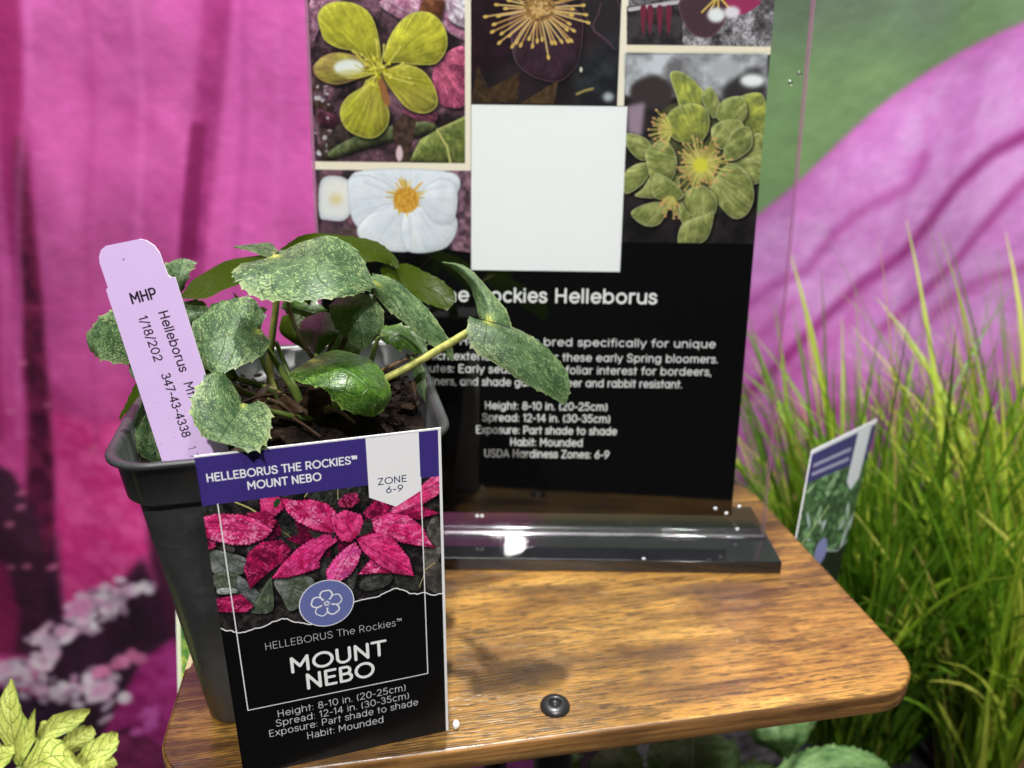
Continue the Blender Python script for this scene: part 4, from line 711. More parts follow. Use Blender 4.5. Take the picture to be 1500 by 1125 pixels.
# ------------------------------------------------------------------ the little wooden table
tbl = empty('wooden_table', tuple(TBL)); tbl.rotation_euler.z = TYAW
tag(tbl, 'small rustic brown wood-grain table with rounded corners holding the pot and the sign', 'table')
def woodmat(name, edge=False):
    mt, nt, b = newmat(name); L = nt.links; tc = N(nt, 'ShaderNodeTexCoord'); mp = N(nt, 'ShaderNodeMapping'); mp.inputs['Scale'].default_value = (4, 60, 60) if not edge else (3, 60, 90); L.new(tc.outputs['Object'], mp.inputs[0])
    dn = N(nt, 'ShaderNodeTexNoise'); dn.inputs['Scale'].default_value = 9; dn.inputs['Detail'].default_value = 3; L.new(tc.outputs['Object'], dn.inputs[0])
    ad = N(nt, 'ShaderNodeMixRGB', blend_type='ADD'); ad.inputs[0].default_value = .35; L.new(mp.outputs[0], ad.inputs[1]); L.new(dn.outputs['Color'], ad.inputs[2])
    g1 = N(nt, 'ShaderNodeTexNoise'); g1.inputs['Scale'].default_value = 1.0; g1.inputs['Detail'].default_value = 7; g1.inputs['Roughness'].default_value = .62; L.new(ad.outputs[0], g1.inputs[0])
    r1 = ramp(nt, [(.30, lin((84, 56, 34))), (.44, lin((136, 96, 54))), (.55, lin((172, 124, 68))), (.72, lin((200, 152, 90)))]); L.new(g1.outputs[0], r1.inputs[0])
    # fine reedy lines
    mp2 = N(nt, 'ShaderNodeMapping'); mp2.inputs['Scale'].default_value = (18, 700, 700); L.new(tc.outputs['Object'], mp2.inputs[0]); g2 = N(nt, 'ShaderNodeTexNoise'); g2.inputs['Scale'].default_value = 1; g2.inputs['Detail'].default_value = 2; L.new(mp2.outputs[0], g2.inputs[0])
    r2 = ramp(nt, [(.36, (.42, .40, .38)), (.56, (1, 1, 1))]); L.new(g2.outputs[0], r2.inputs[0])
    m1 = N(nt, 'ShaderNodeMixRGB', blend_type='MULTIPLY'); m1.inputs[0].default_value = .8; L.new(r1.outputs[0], m1.inputs[1]); L.new(r2.outputs[0], m1.inputs[2])
    # dark knots and smoky blotches
    mp3 = N(nt, 'ShaderNodeMapping'); mp3.inputs['Scale'].default_value = (14, 34, 34); mp3.inputs['Location'].default_value = (.37, .2, 0); L.new(tc.outputs['Object'], mp3.inputs[0]); g3 = N(nt, 'ShaderNodeTexNoise'); g3.inputs['Scale'].default_value = 1; g3.inputs['Detail'].default_value = 9; g3.inputs['Roughness'].default_value = .68; L.new(mp3.outputs[0], g3.inputs[0])
    r3 = ramp(nt, [(.34, lin((70, 46, 32))), (.50, (1, 1, 1))]); L.new(g3.outputs[0], r3.inputs[0])
    m2 = N(nt, 'ShaderNodeMixRGB', blend_type='MULTIPLY'); m2.inputs[0].default_value = .6; L.new(m1.outputs[0], m2.inputs[1]); L.new(r3.outputs[0], m2.inputs[2])
    # long dark cracks
    mp4 = N(nt, 'ShaderNodeMapping'); mp4.inputs['Scale'].default_value = (3.2, 44, 44); mp4.inputs['Location'].default_value = (.9, .62, 0); L.new(tc.outputs['Object'], mp4.inputs[0]); g4 = N(nt, 'ShaderNodeTexNoise'); g4.inputs['Scale'].default_value = 1; g4.inputs['Detail'].default_value = 5; L.new(mp4.outputs[0], g4.inputs[0])
    r4 = ramp(nt, [(.485, (1, 1, 1)), (.5, (.16, .12, .10)), (.515, (1, 1, 1))]); L.new(g4.outputs[0], r4.inputs[0])
    g5 = N(nt, 'ShaderNodeTexNoise'); g5.inputs['Scale'].default_value = 16; L.new(tc.outputs['Object'], g5.inputs[0]); r5 = ramp(nt, [(.52, (0, 0, 0)), (.62, (1, 1, 1))]); L.new(g5.outputs[0], r5.inputs[0])
    m3 = N(nt, 'ShaderNodeMixRGB', blend_type='MULTIPLY'); L.new(r5.outputs[0], m3.inputs[0]); L.new(m2.outputs[0], m3.inputs[1]); L.new(r4.outputs[0], m3.inputs[2])
    L.new(m3.outputs[0], b.inputs['Base Color']); b.inputs['Roughness'].default_value = .34 if not edge else .45; b.inputs['Specular IOR Level'].default_value = .55
    bp = N(nt, 'ShaderNodeBump'); bp.inputs['Distance'].default_value = .006 * S; bp.inputs['Strength'].default_value = .8; L.new(g2.outputs[0], bp.inputs['Height']); L.new(bp.outputs[0], b.inputs['Normal'])
    return mt
wedge = woodmat('rustic_wood_edge', True); TT = 1.0
A, Hg = paint_wood(); im = to_image('wood_print', A); im2 = to_image('wood_relief', np.repeat(Hg[..., None], 3, 2)); im2.colorspace_settings.name = 'Non-Color'
wood, nt, b = newmat('rustic_wood_print'); tc = N(nt, 'ShaderNodeTexCoord'); mp = N(nt, 'ShaderNodeMapping'); mp.inputs['Scale'].default_value = (1 / (2 * HX * S), 1 / (2 * HY * S), 1); mp.inputs['Location'].default_value = (.5, .5, 0); nt.links.new(tc.outputs['Object'], mp.inputs[0])
t1 = N(nt, 'ShaderNodeTexImage'); t1.image = im; t1.extension = 'EXTEND'; t2 = N(nt, 'ShaderNodeTexImage'); t2.image = im2; t2.extension = 'EXTEND'; nt.links.new(mp.outputs[0], t1.inputs[0]); nt.links.new(mp.outputs[0], t2.inputs[0]); nt.links.new(t1.outputs[0], b.inputs['Base Color'])
bp = N(nt, 'ShaderNodeBump'); bp.inputs['Distance'].default_value = .007 * S; nt.links.new(t2.outputs[0], bp.inputs['Height']); nt.links.new(bp.outputs[0], b.inputs['Normal']); b.inputs['Roughness'].default_value = .30; b.inputs['Specular IOR Level'].default_value = .8; b.inputs['Coat Weight'].default_value = .2; b.inputs['Coat Roughness'].default_value = .3
def local(o): o.matrix_parent_inverse = Matrix.Identity(4); return o
def prism(name, rings, mat, parent, closed=True, smooth=True):
    """rings: list of (outline [(x,y)..], z)"""
    V = []; F = []; n = len(rings[0][0])
    for R_, z in rings: V += [(x, y, z) for x, y in R_]
    for k in range(len(rings) - 1):
        for i in range(n): j = (i + 1) % n; F.append((k * n + i, k * n + j, (k + 1) * n + j, (k + 1) * n + i))
    if closed: F.append(tuple(range(n))[::-1]); F.append(tuple(range((len(rings) - 1) * n, len(rings) * n)))
    return mesh(name, V, F, mat, parent, smooth)
def flat_caps(o, k=2):
    for p in o.data.polygons:
        if len(p.vertices) > 4: p.use_smooth = False
o = local(prism('board', [(rrect(HX - .06, HY - .06, 2.35), -TT + .01), (rrect(HX - .06, HY - .06, 2.35), -.012), (rrect(HX - .13, HY - .13, 2.28), 0)], wood, tbl)); flat_caps(o)
o = local(prism('edge_band', [(rrect(HX - .055, HY - .055, 2.36), -TT), (rrect(HX, HY, 2.4), -TT + .05), (rrect(HX, HY, 2.4), -.09), (rrect(HX - .03, HY - .03, 2.38), -.03), (rrect(HX - .058, HY - .058, 2.35), -.006)], wedge, tbl, closed=False))
blk = noisecol('black_steel', (.012, .012, .013), (.02, .02, .02), 60, .32, .5)
def lathe(name, prof, mat, parent, loc=(0, 0, 0), seg=32, rot=None):
    V = []; F = []; n = len(prof)
    for s in range(seg):
        a = 2 * pi * s / seg
        for r_, z in prof: V.append((loc[0] + r_ * cos(a), loc[1] + r_ * sin(a), loc[2] + z))
    for s in range(seg):
        for k in range(n - 1): a = s * n + k; b = ((s + 1) % seg) * n + k; F.append((a, b, b + 1, a + 1))
    return mesh(name, V, F, mat, parent, True)
bp_ = at_z(813, 1035, 0); bl = Vector((bp_.x, bp_.y, 0)) - tbl.location / S; c_, s_ = cos(-TYAW), sin(-TYAW); bl = (bl.x * c_ - bl.y * s_, bl.x * s_ + bl.y * c_)
for k, yy in enumerate((bl[1], -bl[1])):
    o = local(lathe('bolt', [(.60, 0.004), (.60, .05), (.57, .12), (.50, .19), (.40, .235), (.30, .25), (.25, .24), (.22, .20), (.21, .08), (0, .07)], blk, tbl, (bl[0], yy, 0)))
    g = local(lathe('socket_pin', [(.09, .07), (.09, .13), (.05, .15), (0, .15)], blk, o, (bl[0], yy, 0), 6)); 
    o2 = local(lathe('leg', [(0, -TT), (1.1, -TT), (1.1, -TT - .3), (.8, -TT - .32), (.8, -33.9), (0, -33.9)], blk, tbl, (bl[0], yy, 0)))
chipm = noisecol('bare_edge', lin((214, 190, 140)), lin((240, 224, 180)), 60, .7)
cp = at_z(265, 960, 0); cl = Vector((cp.x, cp.y, 0)) - tbl.location / S; cl = (cl.x * c_ - cl.y * s_, cl.x * s_ + cl.y * c_)
V = [(-HX + .04 + dx, cl[1] + dy, .004 + dz) for dx, dy, dz in ((0, -.95, 0), (.18, -.85, .012), (.26, -.3, .014), (.2, .1, .012), (.3, .5, .014), (.16, .95, .01), (0, 1.0, 0))]
V += [(x - .055, y, -.25 - .05 * (i % 3)) for i, (x, y, z) in enumerate([V[0], V[1], V[3], V[5], V[6]])]
o = local(mesh('chipped_edge', V, [(0, 1, 2, 3, 4, 5, 6), (0, 6, 11, 10, 9, 8, 7)], chipm, tbl)); tag(o, 'pale chipped patch on the left edge')

# ------------------------------------------------------------------ the acrylic sign holder and its sheet
def thinglass(name, tint=(.975, .985, .98), f0=.036, rough=.0, top=.9):
    mt, nt, b = newmat(name); nt.nodes.remove(b); L = nt.links; out = nt.nodes['Material Output']
    lw = N(nt, 'ShaderNodeLayerWeight'); lw.inputs[0].default_value = .5; pw = N(nt, 'ShaderNodeMath', operation='POWER'); pw.inputs[1].default_value = 5; L.new(lw.outputs['Facing'], pw.inputs[0])
    ma = N(nt, 'ShaderNodeMath', operation='MULTIPLY_ADD'); ma.inputs[1].default_value = top; ma.inputs[2].default_value = f0; L.new(pw.outputs[0], ma.inputs[0])
    t = N(nt, 'ShaderNodeBsdfTransparent'); t.inputs[0].default_value = (*tint, 1); g = N(nt, 'ShaderNodeBsdfGlossy'); g.inputs['Roughness'].default_value = rough; g.inputs[0].default_value = (1, 1, 1, 1)
    mx = N(nt, 'ShaderNodeMixShader'); L.new(ma.outputs[0], mx.inputs[0]); L.new(t.outputs[0], mx.inputs[1]); L.new(g.outputs[0], mx.inputs[2]); L.new(mx.outputs[0], out.inputs[0]); return mt
glass = thinglass('clear_acrylic'); gedge = thinglass('acrylic_cut_edge', (.62, .68, .68), .6, .45, .4)
blackac = noisecol('black_acrylic', (.008, .008, .010), (.011, .011, .013), 40, .06, .85)
sh = empty('sign_holder', (2, 35.4, 0)); tag(sh, 'clear acrylic sign holder on a long glossy black base at the back of the table', 'sign holder')
def SPT(X, Y, off): return SP + Vector((X, 0, 0)) + SY * Y - SN * off
def slab(name, X0, X1, Y0, Y1, o0, o1, parent, mats):
    c8 = [SPT(x, y, o_) for o_ in (o0, o1) for x, y in ((X0, Y0), (X1, Y0), (X1, Y1), (X0, Y1))]
    o = mesh(name, c8, [(3, 2, 1, 0), (4, 5, 6, 7), (0, 1, 5, 4), (1, 2, 6, 5), (2, 3, 7, 6), (3, 0, 4, 7)], mats, parent)
    for p in o.data.polygons[2:]: p.material_index = 1
    return o
slab('front_panel', PX0 - .08, 8.5, -.02, 30.2, .06, .27, sh, [glass, gedge])
slab('back_panel', PX0 - .08, 8.5, -.02, 30.2, -.27, -.06, sh, [glass, gedge])
bm = bmesh.new(); bmesh.ops.create_cube(bm, size=1)
for v in bm.verts: v.co = Vector((1.95 + v.co.x * 23.6, 35.6 + v.co.y * 5.5, .345 + v.co.z * .68))
bmesh.ops.bevel(bm, geom=bm.edges[:], offset=.06, segments=3, affect='EDGES', profile=.5); bm_obj('base', bm, blackac, sh)
# rounded clear bead where the panel meets the base
bead = thinglass('acrylic_bead', (.9, .9, .92), .2, .08, .7)
tube('glue_bead', [SPT(PX0 - .1, .02, .36), SPT(0, .02, .36), SPT(8.55, .02, .36)], .09, bead, sh, 10, 6)
tube('glue_bead', [SPT(PX0 - .1, .02, -.36), SPT(0, .02, -.36), SPT(8.55, .02, -.36)], .08, bead, sh, 10, 6)
bub = noisecol('water_spot', (.75, .77, .8), (.9, .9, .92), 50, .15)
for x, y in ((1083, 742), (1064, 752), (1048, 745), (1080, 775), (706, 756), (699, 756), (943, 819), (1158, 121), (1171, 108)):
    q = at_plane(x, y, SPT(0, 0, .285), SN)
    if y > 800: q = at_z(x, y, .70)
    bm = bmesh.new(); bmesh.ops.create_uvsphere(bm, u_segments=10, v_segments=6, radius=.09 if y > 200 else .12)
    for v in bm.verts: v.co = Vector((v.co.x * 1.1, v.co.y * .35, v.co.z)) + q
    bm_obj('water_spot', bm, bead if y < 200 else bub, sh, True)
im = to_image('poster_print', paint_poster()); pmat = printmat('poster_paper', im, .5, .05)
def sheet(name, quad, th, n, matf, edge, parent=None, bend=0, nxs=1, nys=1, uvf=None, cfun=None):
    """quad: TL,TR,BR,BL 3-D corners; a thin solid sheet with the print on its face"""
    TL, TR, BR, BL = quad; V = []; uv = []; F = []
    for side in (0, 1):
        for j in range(nys + 1):
            for i in range(nxs + 1):
                u, v = i / nxs, j / nys; p = (TL * (1 - u) + TR * u) * (1 - v) + (BL * (1 - u) + BR * u) * v
                if bend: p = p + n * bend * (1 - (2 * u - 1) ** 2)
                V.append(p - n * th * side); uv.append((u, 1 - v))
    M_ = (nxs + 1) * (nys + 1); mi = []
    for j in range(nys):
        for i in range(nxs):
            a = j * (nxs + 1) + i; b = a + 1; c = a + nxs + 2; d = a + nxs + 1; F.append((a, d, c, b)); mi.append(0); F.append((a + M_, b + M_, c + M_, d + M_)); mi.append(1)
    ring = [i for i in range(nxs + 1)] + [(j + 1) * (nxs + 1) + nxs for j in range(nys)] + [nys * (nxs + 1) + i for i in range(nxs - 1, -1, -1)] + [j * (nxs + 1) for j in range(nys - 1, 0, -1)]
    for a, b in zip(ring, ring[1:] + ring[:1]): F.append((a, b, b + M_, a + M_)); mi.append(1)
    o = mesh(name, V, F, [matf, edge], parent, False, uv); o.data.polygons.foreach_set('material_index', mi); return o
paper = noisecol('white_card_stock', (.75, .75, .76), (.82, .82, .82), 30, .5)
o = sheet('sign_poster', [SPT(PX0, PY1, .012), SPT(PX1, PY1, .012), SPT(PX1, PY0, .012), SPT(PX0, PY0, .012)], .03, -SN, pmat, noisecol('poster_back', (.02, .02, .022), (.04, .04, .04), 30, .5))
tag(o, 'black printed information sheet with flower photos and a blank white square, inside the acrylic holder', 'poster')

# ------------------------------------------------------------------ the pot
PYAW = radians(14)
plas = noisecol('black_pot_plastic', (.022, .024, .024), (.042, .045, .044), 35, .38, .5, bump=.012, bscale=120)
nt = plas.node_tree; b = nt.nodes['Principled BSDF']   # dusty scuffs towards rough
tc = N(nt, 'ShaderNodeTexCoord'); n1 = N(nt, 'ShaderNodeTexNoise'); n1.inputs['Scale'].default_value = 38; n1.inputs['Detail'].default_value = 10; n1.inputs['Roughness'].default_value = .7; nt.links.new(tc.outputs['Object'], n1.inputs[0])
r_ = ramp(nt, [(.55, (.33, .33, .33)), (.75, (.62, .62, .62))]); nt.links.new(n1.outputs[0], r_.inputs[0]); nt.links.new(r_.outputs[0], b.inputs['Roughness'])
old = b.inputs['Base Color'].links[0].from_socket; mxd = N(nt, 'ShaderNodeMixRGB'); mxd.inputs[2].default_value = (.16, .17, .17, 1); rd = ramp(nt, [(.56, (0, 0, 0)), (.78, (.38, .38, .38))]); nt.links.new(n1.outputs[0], rd.inputs[0]); nt.links.new(rd.outputs[0], mxd.inputs[0]); nt.links.new(old, mxd.inputs[1]); nt.links.new(mxd.outputs[0], b.inputs['Base Color'])
def make_pot(cx, cy, z0, k=1.0, yaw=PYAW, name='nursery_pot'):
    p = empty(name, (cx, cy, z0)); p.rotation_euler.z = yaw
    R = lambda h, r_: [(x * k, y * k) for x, y in rrect(h, h, r_, 7)]
    local(prism('pot_body', [(R(3.4, .9), .02), (R(3.85, 1.0), .03), (R(4.0, 1.1), .25 * k), (R(4.9, 1.25), 10.35 * k), (R(4.92, 1.25), 10.6 * k), (R(4.8, 1.2), 10.6 * k), (R(4.75, 1.2), 8.6 * k)], plas, p, closed=False))
    local(prism('pot_rim', [(R(4.94, 1.25), 10.42 * k), (R(5.08, 1.3), 10.4 * k), (R(5.14, 1.3), 10.5 * k), (R(5.26, 1.35), 11.78 * k), (R(5.42, 1.45), 11.86 * k), (R(5.5, 1.5), 11.93 * k), (R(5.5, 1.5), 12.03 * k), (R(5.42, 1.45), 12.09 * k), (R(5.25, 1.35), 12.06 * k), (R(5.12, 1.3), 11.9 * k), (R(5.0, 1.25), 10.6 * k), (R(4.8, 1.2), 10.56 * k)], plas, p, closed=False))
    o = local(prism('pot_floor', [(R(3.85, 1.0), .05), (R(3.85, 1.0), .12)], plas, p)); flat_caps(o)
    return p
PC = (-8.5, 27.1)
pot = make_pot(*PC, .004); tag(pot, 'tall square black plastic nursery pot standing on the left of the table', 'flower pot')
soilm = noisecol('peat_soil', (.003, .002, .002), (.018, .011, .007), 190, .95, .15, bump=.25, bscale=420)
def soil(cx, cy, z, h, yaw, name='potting_soil', n=90):
    V = []; F = []; rr = np.random.default_rng(4); H1 = vnoise(n + 1, n + 1, 9, 4, 51) - .5; H2 = rr.random((n + 1, n + 1))
    for j in range(n + 1):
        for i in range(n + 1):
            x = (i / n * 2 - 1); y = (j / n * 2 - 1); q = max(abs(x), abs(y)); L_ = math.hypot(x, y); s = 1.0
            if abs(x) > .75 and abs(y) > .75: s = .93
            X, Y = x * h * s, y * h * s; zz = z + H1[j, i] * .9 + H2[j, i] * .09 + .25 * math.exp(-(x * x + y * y) * 3) - .1 * q
            V.append((cx + X * cos(yaw) - Y * sin(yaw), cy + X * sin(yaw) + Y * cos(yaw), zz))
    for j in range(n):
        for i in range(n): a = j * (n + 1) + i; F.append((a, a + 1, a + n + 2, a + n + 1))
    return mesh(name, V, F, soilm, None, True)
so = soil(*PC, 10.9, 4.93, PYAW); tag(so, 'dark peaty potting soil with bark bits filling the square pot', 'soil', kind='stuff')
# bark and peat crumbs joined as stuff
bark = noisecol('bark_brown', lin((20, 13, 9)), lin((60, 42, 30)), 90, .8, .3, bump=.05, bscale=200)
bm = bmesh.new(); rr = random.Random(9)
for _ in range(900):
    x, y = rr.uniform(-4.7, 4.7), rr.uniform(-4.7, 4.7); sz = rr.choice([.04, .05, .07, .09, .15]) * rr.uniform(.6, 1.3)
    m_ = Matrix.Translation((PC[0] + x * cos(PYAW) - y * sin(PYAW), PC[1] + x * sin(PYAW) + y * cos(PYAW), 11.0 + rr.uniform(-.1, .25))) @ Matrix.Rotation(rr.uniform(0, 6), 4, 'Z') @ Matrix.Rotation(rr.uniform(-.9, .9), 4, 'X') @ Matrix.Diagonal((sz * rr.uniform(1, 2.6), sz, sz * rr.uniform(.3, .7), 1))
    g = bmesh.ops.create_icosphere(bm, subdivisions=1, radius=1, matrix=m_)
    for v in g['verts']: v.co += Vector((rr.uniform(-1, 1), rr.uniform(-1, 1), rr.uniform(-1, 1))) * sz * .25
o = bm_obj('bark_crumbs', bm, noisecol('crumbs', lin((8, 6, 4)), lin((34, 24, 18)), 60, .9, .15), so); tag(o, kind='stuff')
for x, y, sx, cl in ((395, 640, .5, 1), (410, 632, .3, 0), (600, 595, .35, 0), (575, 640, .2, 1), (560, 570, .2, 2), (455, 655, .25, 2), (350, 660, .3, 0)):
    bm = bmesh.new(); bmesh.ops.create_icosphere(bm, subdivisions=2, radius=sx)
    for v in bm.verts: v.co = Vector((v.co.x, v.co.y * .6, v.co.z * .3)) * rr.uniform(.8, 1.2) + at_z(x, y, 11.25)
    bm_obj('bark_chip', bm, bark, so)

# ------------------------------------------------------------------ leaves
M_grey = [leafmat('speckled_leaf_a', 'grey', 5), leafmat('speckled_leaf_b', 'grey', 6)]
M_green = leafmat('fresh_green_leaf', 'green', 7, rough=.3, spec=.5)
def leaf(st, mat, parent, name='leaf', under=False, nu=72, nv=14, tooth=.07, step=.42, wob=.05, seed=0, crease=.0):
    """st: stations [(L),(M),(R)] each (px,py,D) from base to tip -> a curved toothed blade"""
    rr = random.Random(seed + len(st)); P = [[at(*q) for q in row] for row in st]
    Ls, Ms, Rs = [[p[k] for p in P] for k in range(3)]
    def perim(A): return sum((A[i + 1] - A[i]).length for i in range(len(A) - 1))
    pl = perim(Ls) + 1e-6, perim(Rs) + 1e-6
    ph = rr.random() * 6; V = []; uv = []; tops = []
    jit = [rr.uniform(-.25, .25) for _ in range(400)]
    for i in range(nu + 1):
        u = i / nu; L_, M_, R_ = crspline(Ls, u), crspline(Ms, u), crspline(Rs, u)
        fw = (crspline(Ms, min(u + .03, 1)) - crspline(Ms, max(u - .03, 0)))
        nrm = (R_ - L_).cross(fw); nrm = nrm.normalized() if nrm.length > 1e-6 else Vector((0, 0, 1))
        for j in range(nv + 1):
            v = j / nv * 2 - 1
            if v < 0: t = -v; p = M_ * (1 - t * t) + L_ * t * t + (L_ - R_) * .25 * 0; a = L_ - M_; 
            else: t = v; a = R_ - M_; 
            lin_ = M_ + a * t; q = M_ * (.5 * v * (v - 1) * 0 + (1 - v * v)) + L_ * (.5 * v * (v - 1)) + R_ * (.5 * v * (v + 1))
            p = q * .6 + lin_ * .4
            if t > .99 and tooth:
                s = (u * pl[0 if v < 0 else 1]) / step + jit[int(u * pl[0 if v < 0 else 1] / step) % 400] * .8; fr = s % 1; sp = (max(0, 1 - abs(fr - .72) / (.28 if fr > .72 else .72))) ** 3 * (1 + jit[(int(s) * 7 + 3) % 400] * 2.2)
                dr = (a.normalized() if a.length > 1e-4 else fw.normalized()) + (fw.normalized() if fw.length > 1e-4 else Vector()) * .5
                if .02 < u < 1: p = p + dr * tooth * (sp * 1.5 - .25)
            p = p + nrm * (wob * (sin(u * 9 + ph + v * 1.5) * t + .6 * sin(u * 17 + ph * 2) * t * t) - crease * math.exp(-(v / .08) ** 2))
            V.append(p); uv.append((u, (v + 1) / 2))
    F = []
    for i in range(nu):
        for j in range(nv): a = i * (nv + 1) + j; F.append((a, a + 1, a + nv + 2, a + nv + 1))
    c = (nu // 2) * (nv + 1) + nv // 2; nn = (V[c + nv + 1] - V[c]).cross(V[c + 1] - V[c]); facing = nn.dot(EYE - V[c]) < 0   # mesh face winding (a,a+1,..): normal = (a+1-a)x(...)
    if facing == under: F = [f[::-1] for f in F]
    return mesh(name, V, F, mat, parent, True, uv)
crown = at_z(440, 606, 11.1)
pl = empty('hellebore_plant', tuple(crown)); tag(pl, 'leafy hellebore plant with speckled toothed green leaves growing in the black pot', 'potted plant')
L = {}
L['dome'] = [((408, 366, 28.7), (402, 374, 27.6), (352, 386, 27)), ((425, 361, 28.9), (420, 379, 27), (341, 404, 25.9)), ((452, 352, 29.3), (446, 384, 26.5), (372, 433, 25.3)), ((482, 347, 29.4), (478, 388, 26.3), (440, 440, 25.0)), ((524, 365, 29), (516, 400, 26.6), (508, 435, 25.6)), ((550, 418, 27.4), (551, 420, 27.4), (549, 423, 27.4))]
L['back_arch'] = [((404, 370, 28.6), (404, 372, 28.6), (405, 374, 28.5)), ((440, 347, 30), (450, 362, 30), (460, 382, 29.5)), ((482, 341, 31), (495, 360, 30.5), (505, 388, 30)), ((545, 352, 31.5), (543, 367, 31), (548, 384, 30.5)), ((575, 372, 31.4), (574, 378, 31.2), (570, 386, 31)), ((589, 395, 31), (589, 395, 31), (588, 395, 31))]
L['left_arch'] = [((400, 372, 28.6), (400, 373, 28.5), (400, 376, 28.4)), ((362, 375, 29.2), (358, 390, 28.8), (358, 412, 28.3)), ((320, 389, 29.2), (316, 408, 28.6), (322, 426, 28)), ((285, 408, 28.7), (284, 425, 28), (292, 440, 27.5)), ((266, 430, 27.6), (266, 433, 27.5), (267, 436, 27.4))]
L['back_small'] = [((408, 369, 28.6), (403, 371, 28.4), (400, 376, 28.3)), ((398, 357, 29.6), (388, 365, 29), (393, 377, 28.4)), ((372, 357, 29.7), (370, 361, 29.4), (375, 371, 28.9)), ((343, 360, 29.6), (342, 361, 29.5), (343, 363, 29.5))]
L['left_big'] = [((391, 462, 28.2), (381, 486, 27.6), (397, 502, 26.8)), ((372, 439, 28.4), (358, 486, 27), (383, 521, 26.3)), ((343, 437, 28.3), (332, 492, 26.6), (352, 535, 25.9)), ((308, 447, 28), (304, 499, 26.4), (321, 549, 25.7)), ((284, 470, 27.4), (280, 502, 26.6), (294, 536, 26))]
L['front_heart'] = [((353, 582, 25.5), (356, 593, 25.3), (378, 589, 25.2)), ((337, 556, 25.3), (350, 603, 24.7), (395, 597, 24.6)), ((312, 546, 24.9), (342, 614, 24.1), (398, 622, 23.9)), ((289, 566, 24.3), (334, 625, 23.5), (392, 647, 23.2)), ((279, 603, 23.6), (327, 637, 23.0), (371, 662, 22.7)), ((295, 640, 23.1), (319, 648, 22.8), (340, 652, 22.7))]
L['front_bright'] = [((470, 519, 27.6), (455, 527, 26.7), (432, 538, 26.2)), ((502, 514, 28), (482, 534, 26.1), (424, 552, 25.8)), ((532, 520, 28), (512, 546, 25.8), (455, 566, 25.4)), ((557, 541, 27.6), (537, 566, 25.7), (478, 572, 25.3)), ((572, 575, 27), (553, 590, 25.9), (505, 600, 25.5)), ((562, 603, 26.4), (548, 610, 26.2), (532, 609, 26))]
L['mid_up'] = [((461, 519, 28), (463, 520, 28), (466, 519, 28)), ((447, 500, 29.2), (467, 497, 28.3), (489, 497, 28.6)), ((438, 482, 29.7), (470, 478, 28.9), (503, 484, 29)), ((450, 463, 30.3), (475, 457, 30), (500, 463, 30))]
L['hang'] = [((492, 434, 28.6), (520, 430, 28.2), (546, 433, 28.2)), ((483, 452, 28), (522, 455, 27.2), (561, 455, 27.9)), ((491, 480, 27.9), (527, 484, 27.1), (560, 482, 27.7)), ((517, 503, 27.6), (532, 512, 27.4), (545, 502, 27.5))]
L['long'] = [((547, 399, 28.2), (545, 412, 27.6), (543, 426, 27.6)), ((578, 410, 28.9), (573, 428, 28.3), (560, 446, 28.1)), ((609, 436, 29.2), (598, 452, 28.5), (588, 468, 28.3)), ((641, 471, 29.2), (629, 483, 28.7), (618, 495, 28.6)), ((661, 502, 29.3), (655, 508, 29.1), (644, 514, 28.9)), ((664, 528, 29.2), (663, 529, 29.1), (661, 528, 29))]
L['back_olive'] = [((562, 388, 31.2), (557, 396, 31), (562, 406, 31)), ((597, 388, 32), (595, 405, 31.5), (592, 421, 31)), ((637, 404, 32), (632, 425, 31.5), (622, 444, 31)), ((664, 426, 31.5), (667, 440, 31.3), (656, 453, 31))]
L['right_up'] = [((702, 467, 29), (716, 470, 28.6), (750, 479, 28.9)), ((696, 442, 29.5), (713, 444, 28.9), (742, 455, 29.1)), ((686, 416, 29.9), (699, 416, 29.4), (718, 426, 29.5)), ((665, 394, 30.3), (673, 391, 30), (684, 391, 30.1)), ((648, 384, 30.5), (647, 384, 30.4), (650, 383, 30.4))]
L['right_low'] = [((722, 466, 29), (712, 470, 28.6), (687, 463, 28.4)), ((742, 473, 29.3), (733, 484, 28.3), (684, 487, 28.1)), ((766, 486, 29.5), (752, 502, 28.2), (694, 514, 27.9)), ((800, 508, 29.6), (780, 531, 28.3), (742, 542, 27.9)), ((828, 543, 29.4), (806, 560, 28.5), (779, 567, 28.1)), ((836, 572, 29), (822, 582, 28.7), (805, 581, 28.4)), ((831, 589, 28.8), (829, 592, 28.8), (823, 592, 28.7))]
L['left_back'] = [((234, 458, 27), (238, 482, 26.8), (230, 508, 26.5)), ((190, 447, 27), (190, 485, 26.3), (194, 532, 26.2)), ((147, 463, 27), (146, 493, 26.6), (152, 528, 26.4)), ((129, 488, 27), (127, 499, 26.8), (132, 515, 26.8))]
L['left_mid'] = [((247, 462, 27.5), (242, 480, 27), (250, 498, 27)), ((270, 442, 28), (274, 466, 27.2), (272, 490, 27.3)), ((297, 439, 28), (306, 456, 27.8), (291, 483, 27.5))]
L['left_top'] = [((248, 430, 29), (256, 438, 28.8), (264, 432, 29)), ((236, 395, 29), (261, 405, 28.6), (277, 406, 28.8)), ((252, 383, 29.3), (268, 378, 29.3), (287, 383, 29.3))]
L['left_edge'] = [((207, 548, 26), (214, 556, 26), (216, 570, 25.8)), ((188, 582, 25.8), (195, 584, 25.7), (204, 582, 25.6)), ((175, 613, 25.6), (176, 616, 25.5), (177, 613, 25.5))]
L['left_front'] = [((214, 570, 26.8), (224, 570, 26.6), (237, 578, 26.6)), ((195, 622, 26.7), (220, 628, 26.2), (250, 632, 26.3)), ((200, 660, 26.5), (226, 666, 26.1), (250, 660, 26.2)), ((218, 676, 26.3), (230, 678, 26.2), (241, 675, 26.2))]
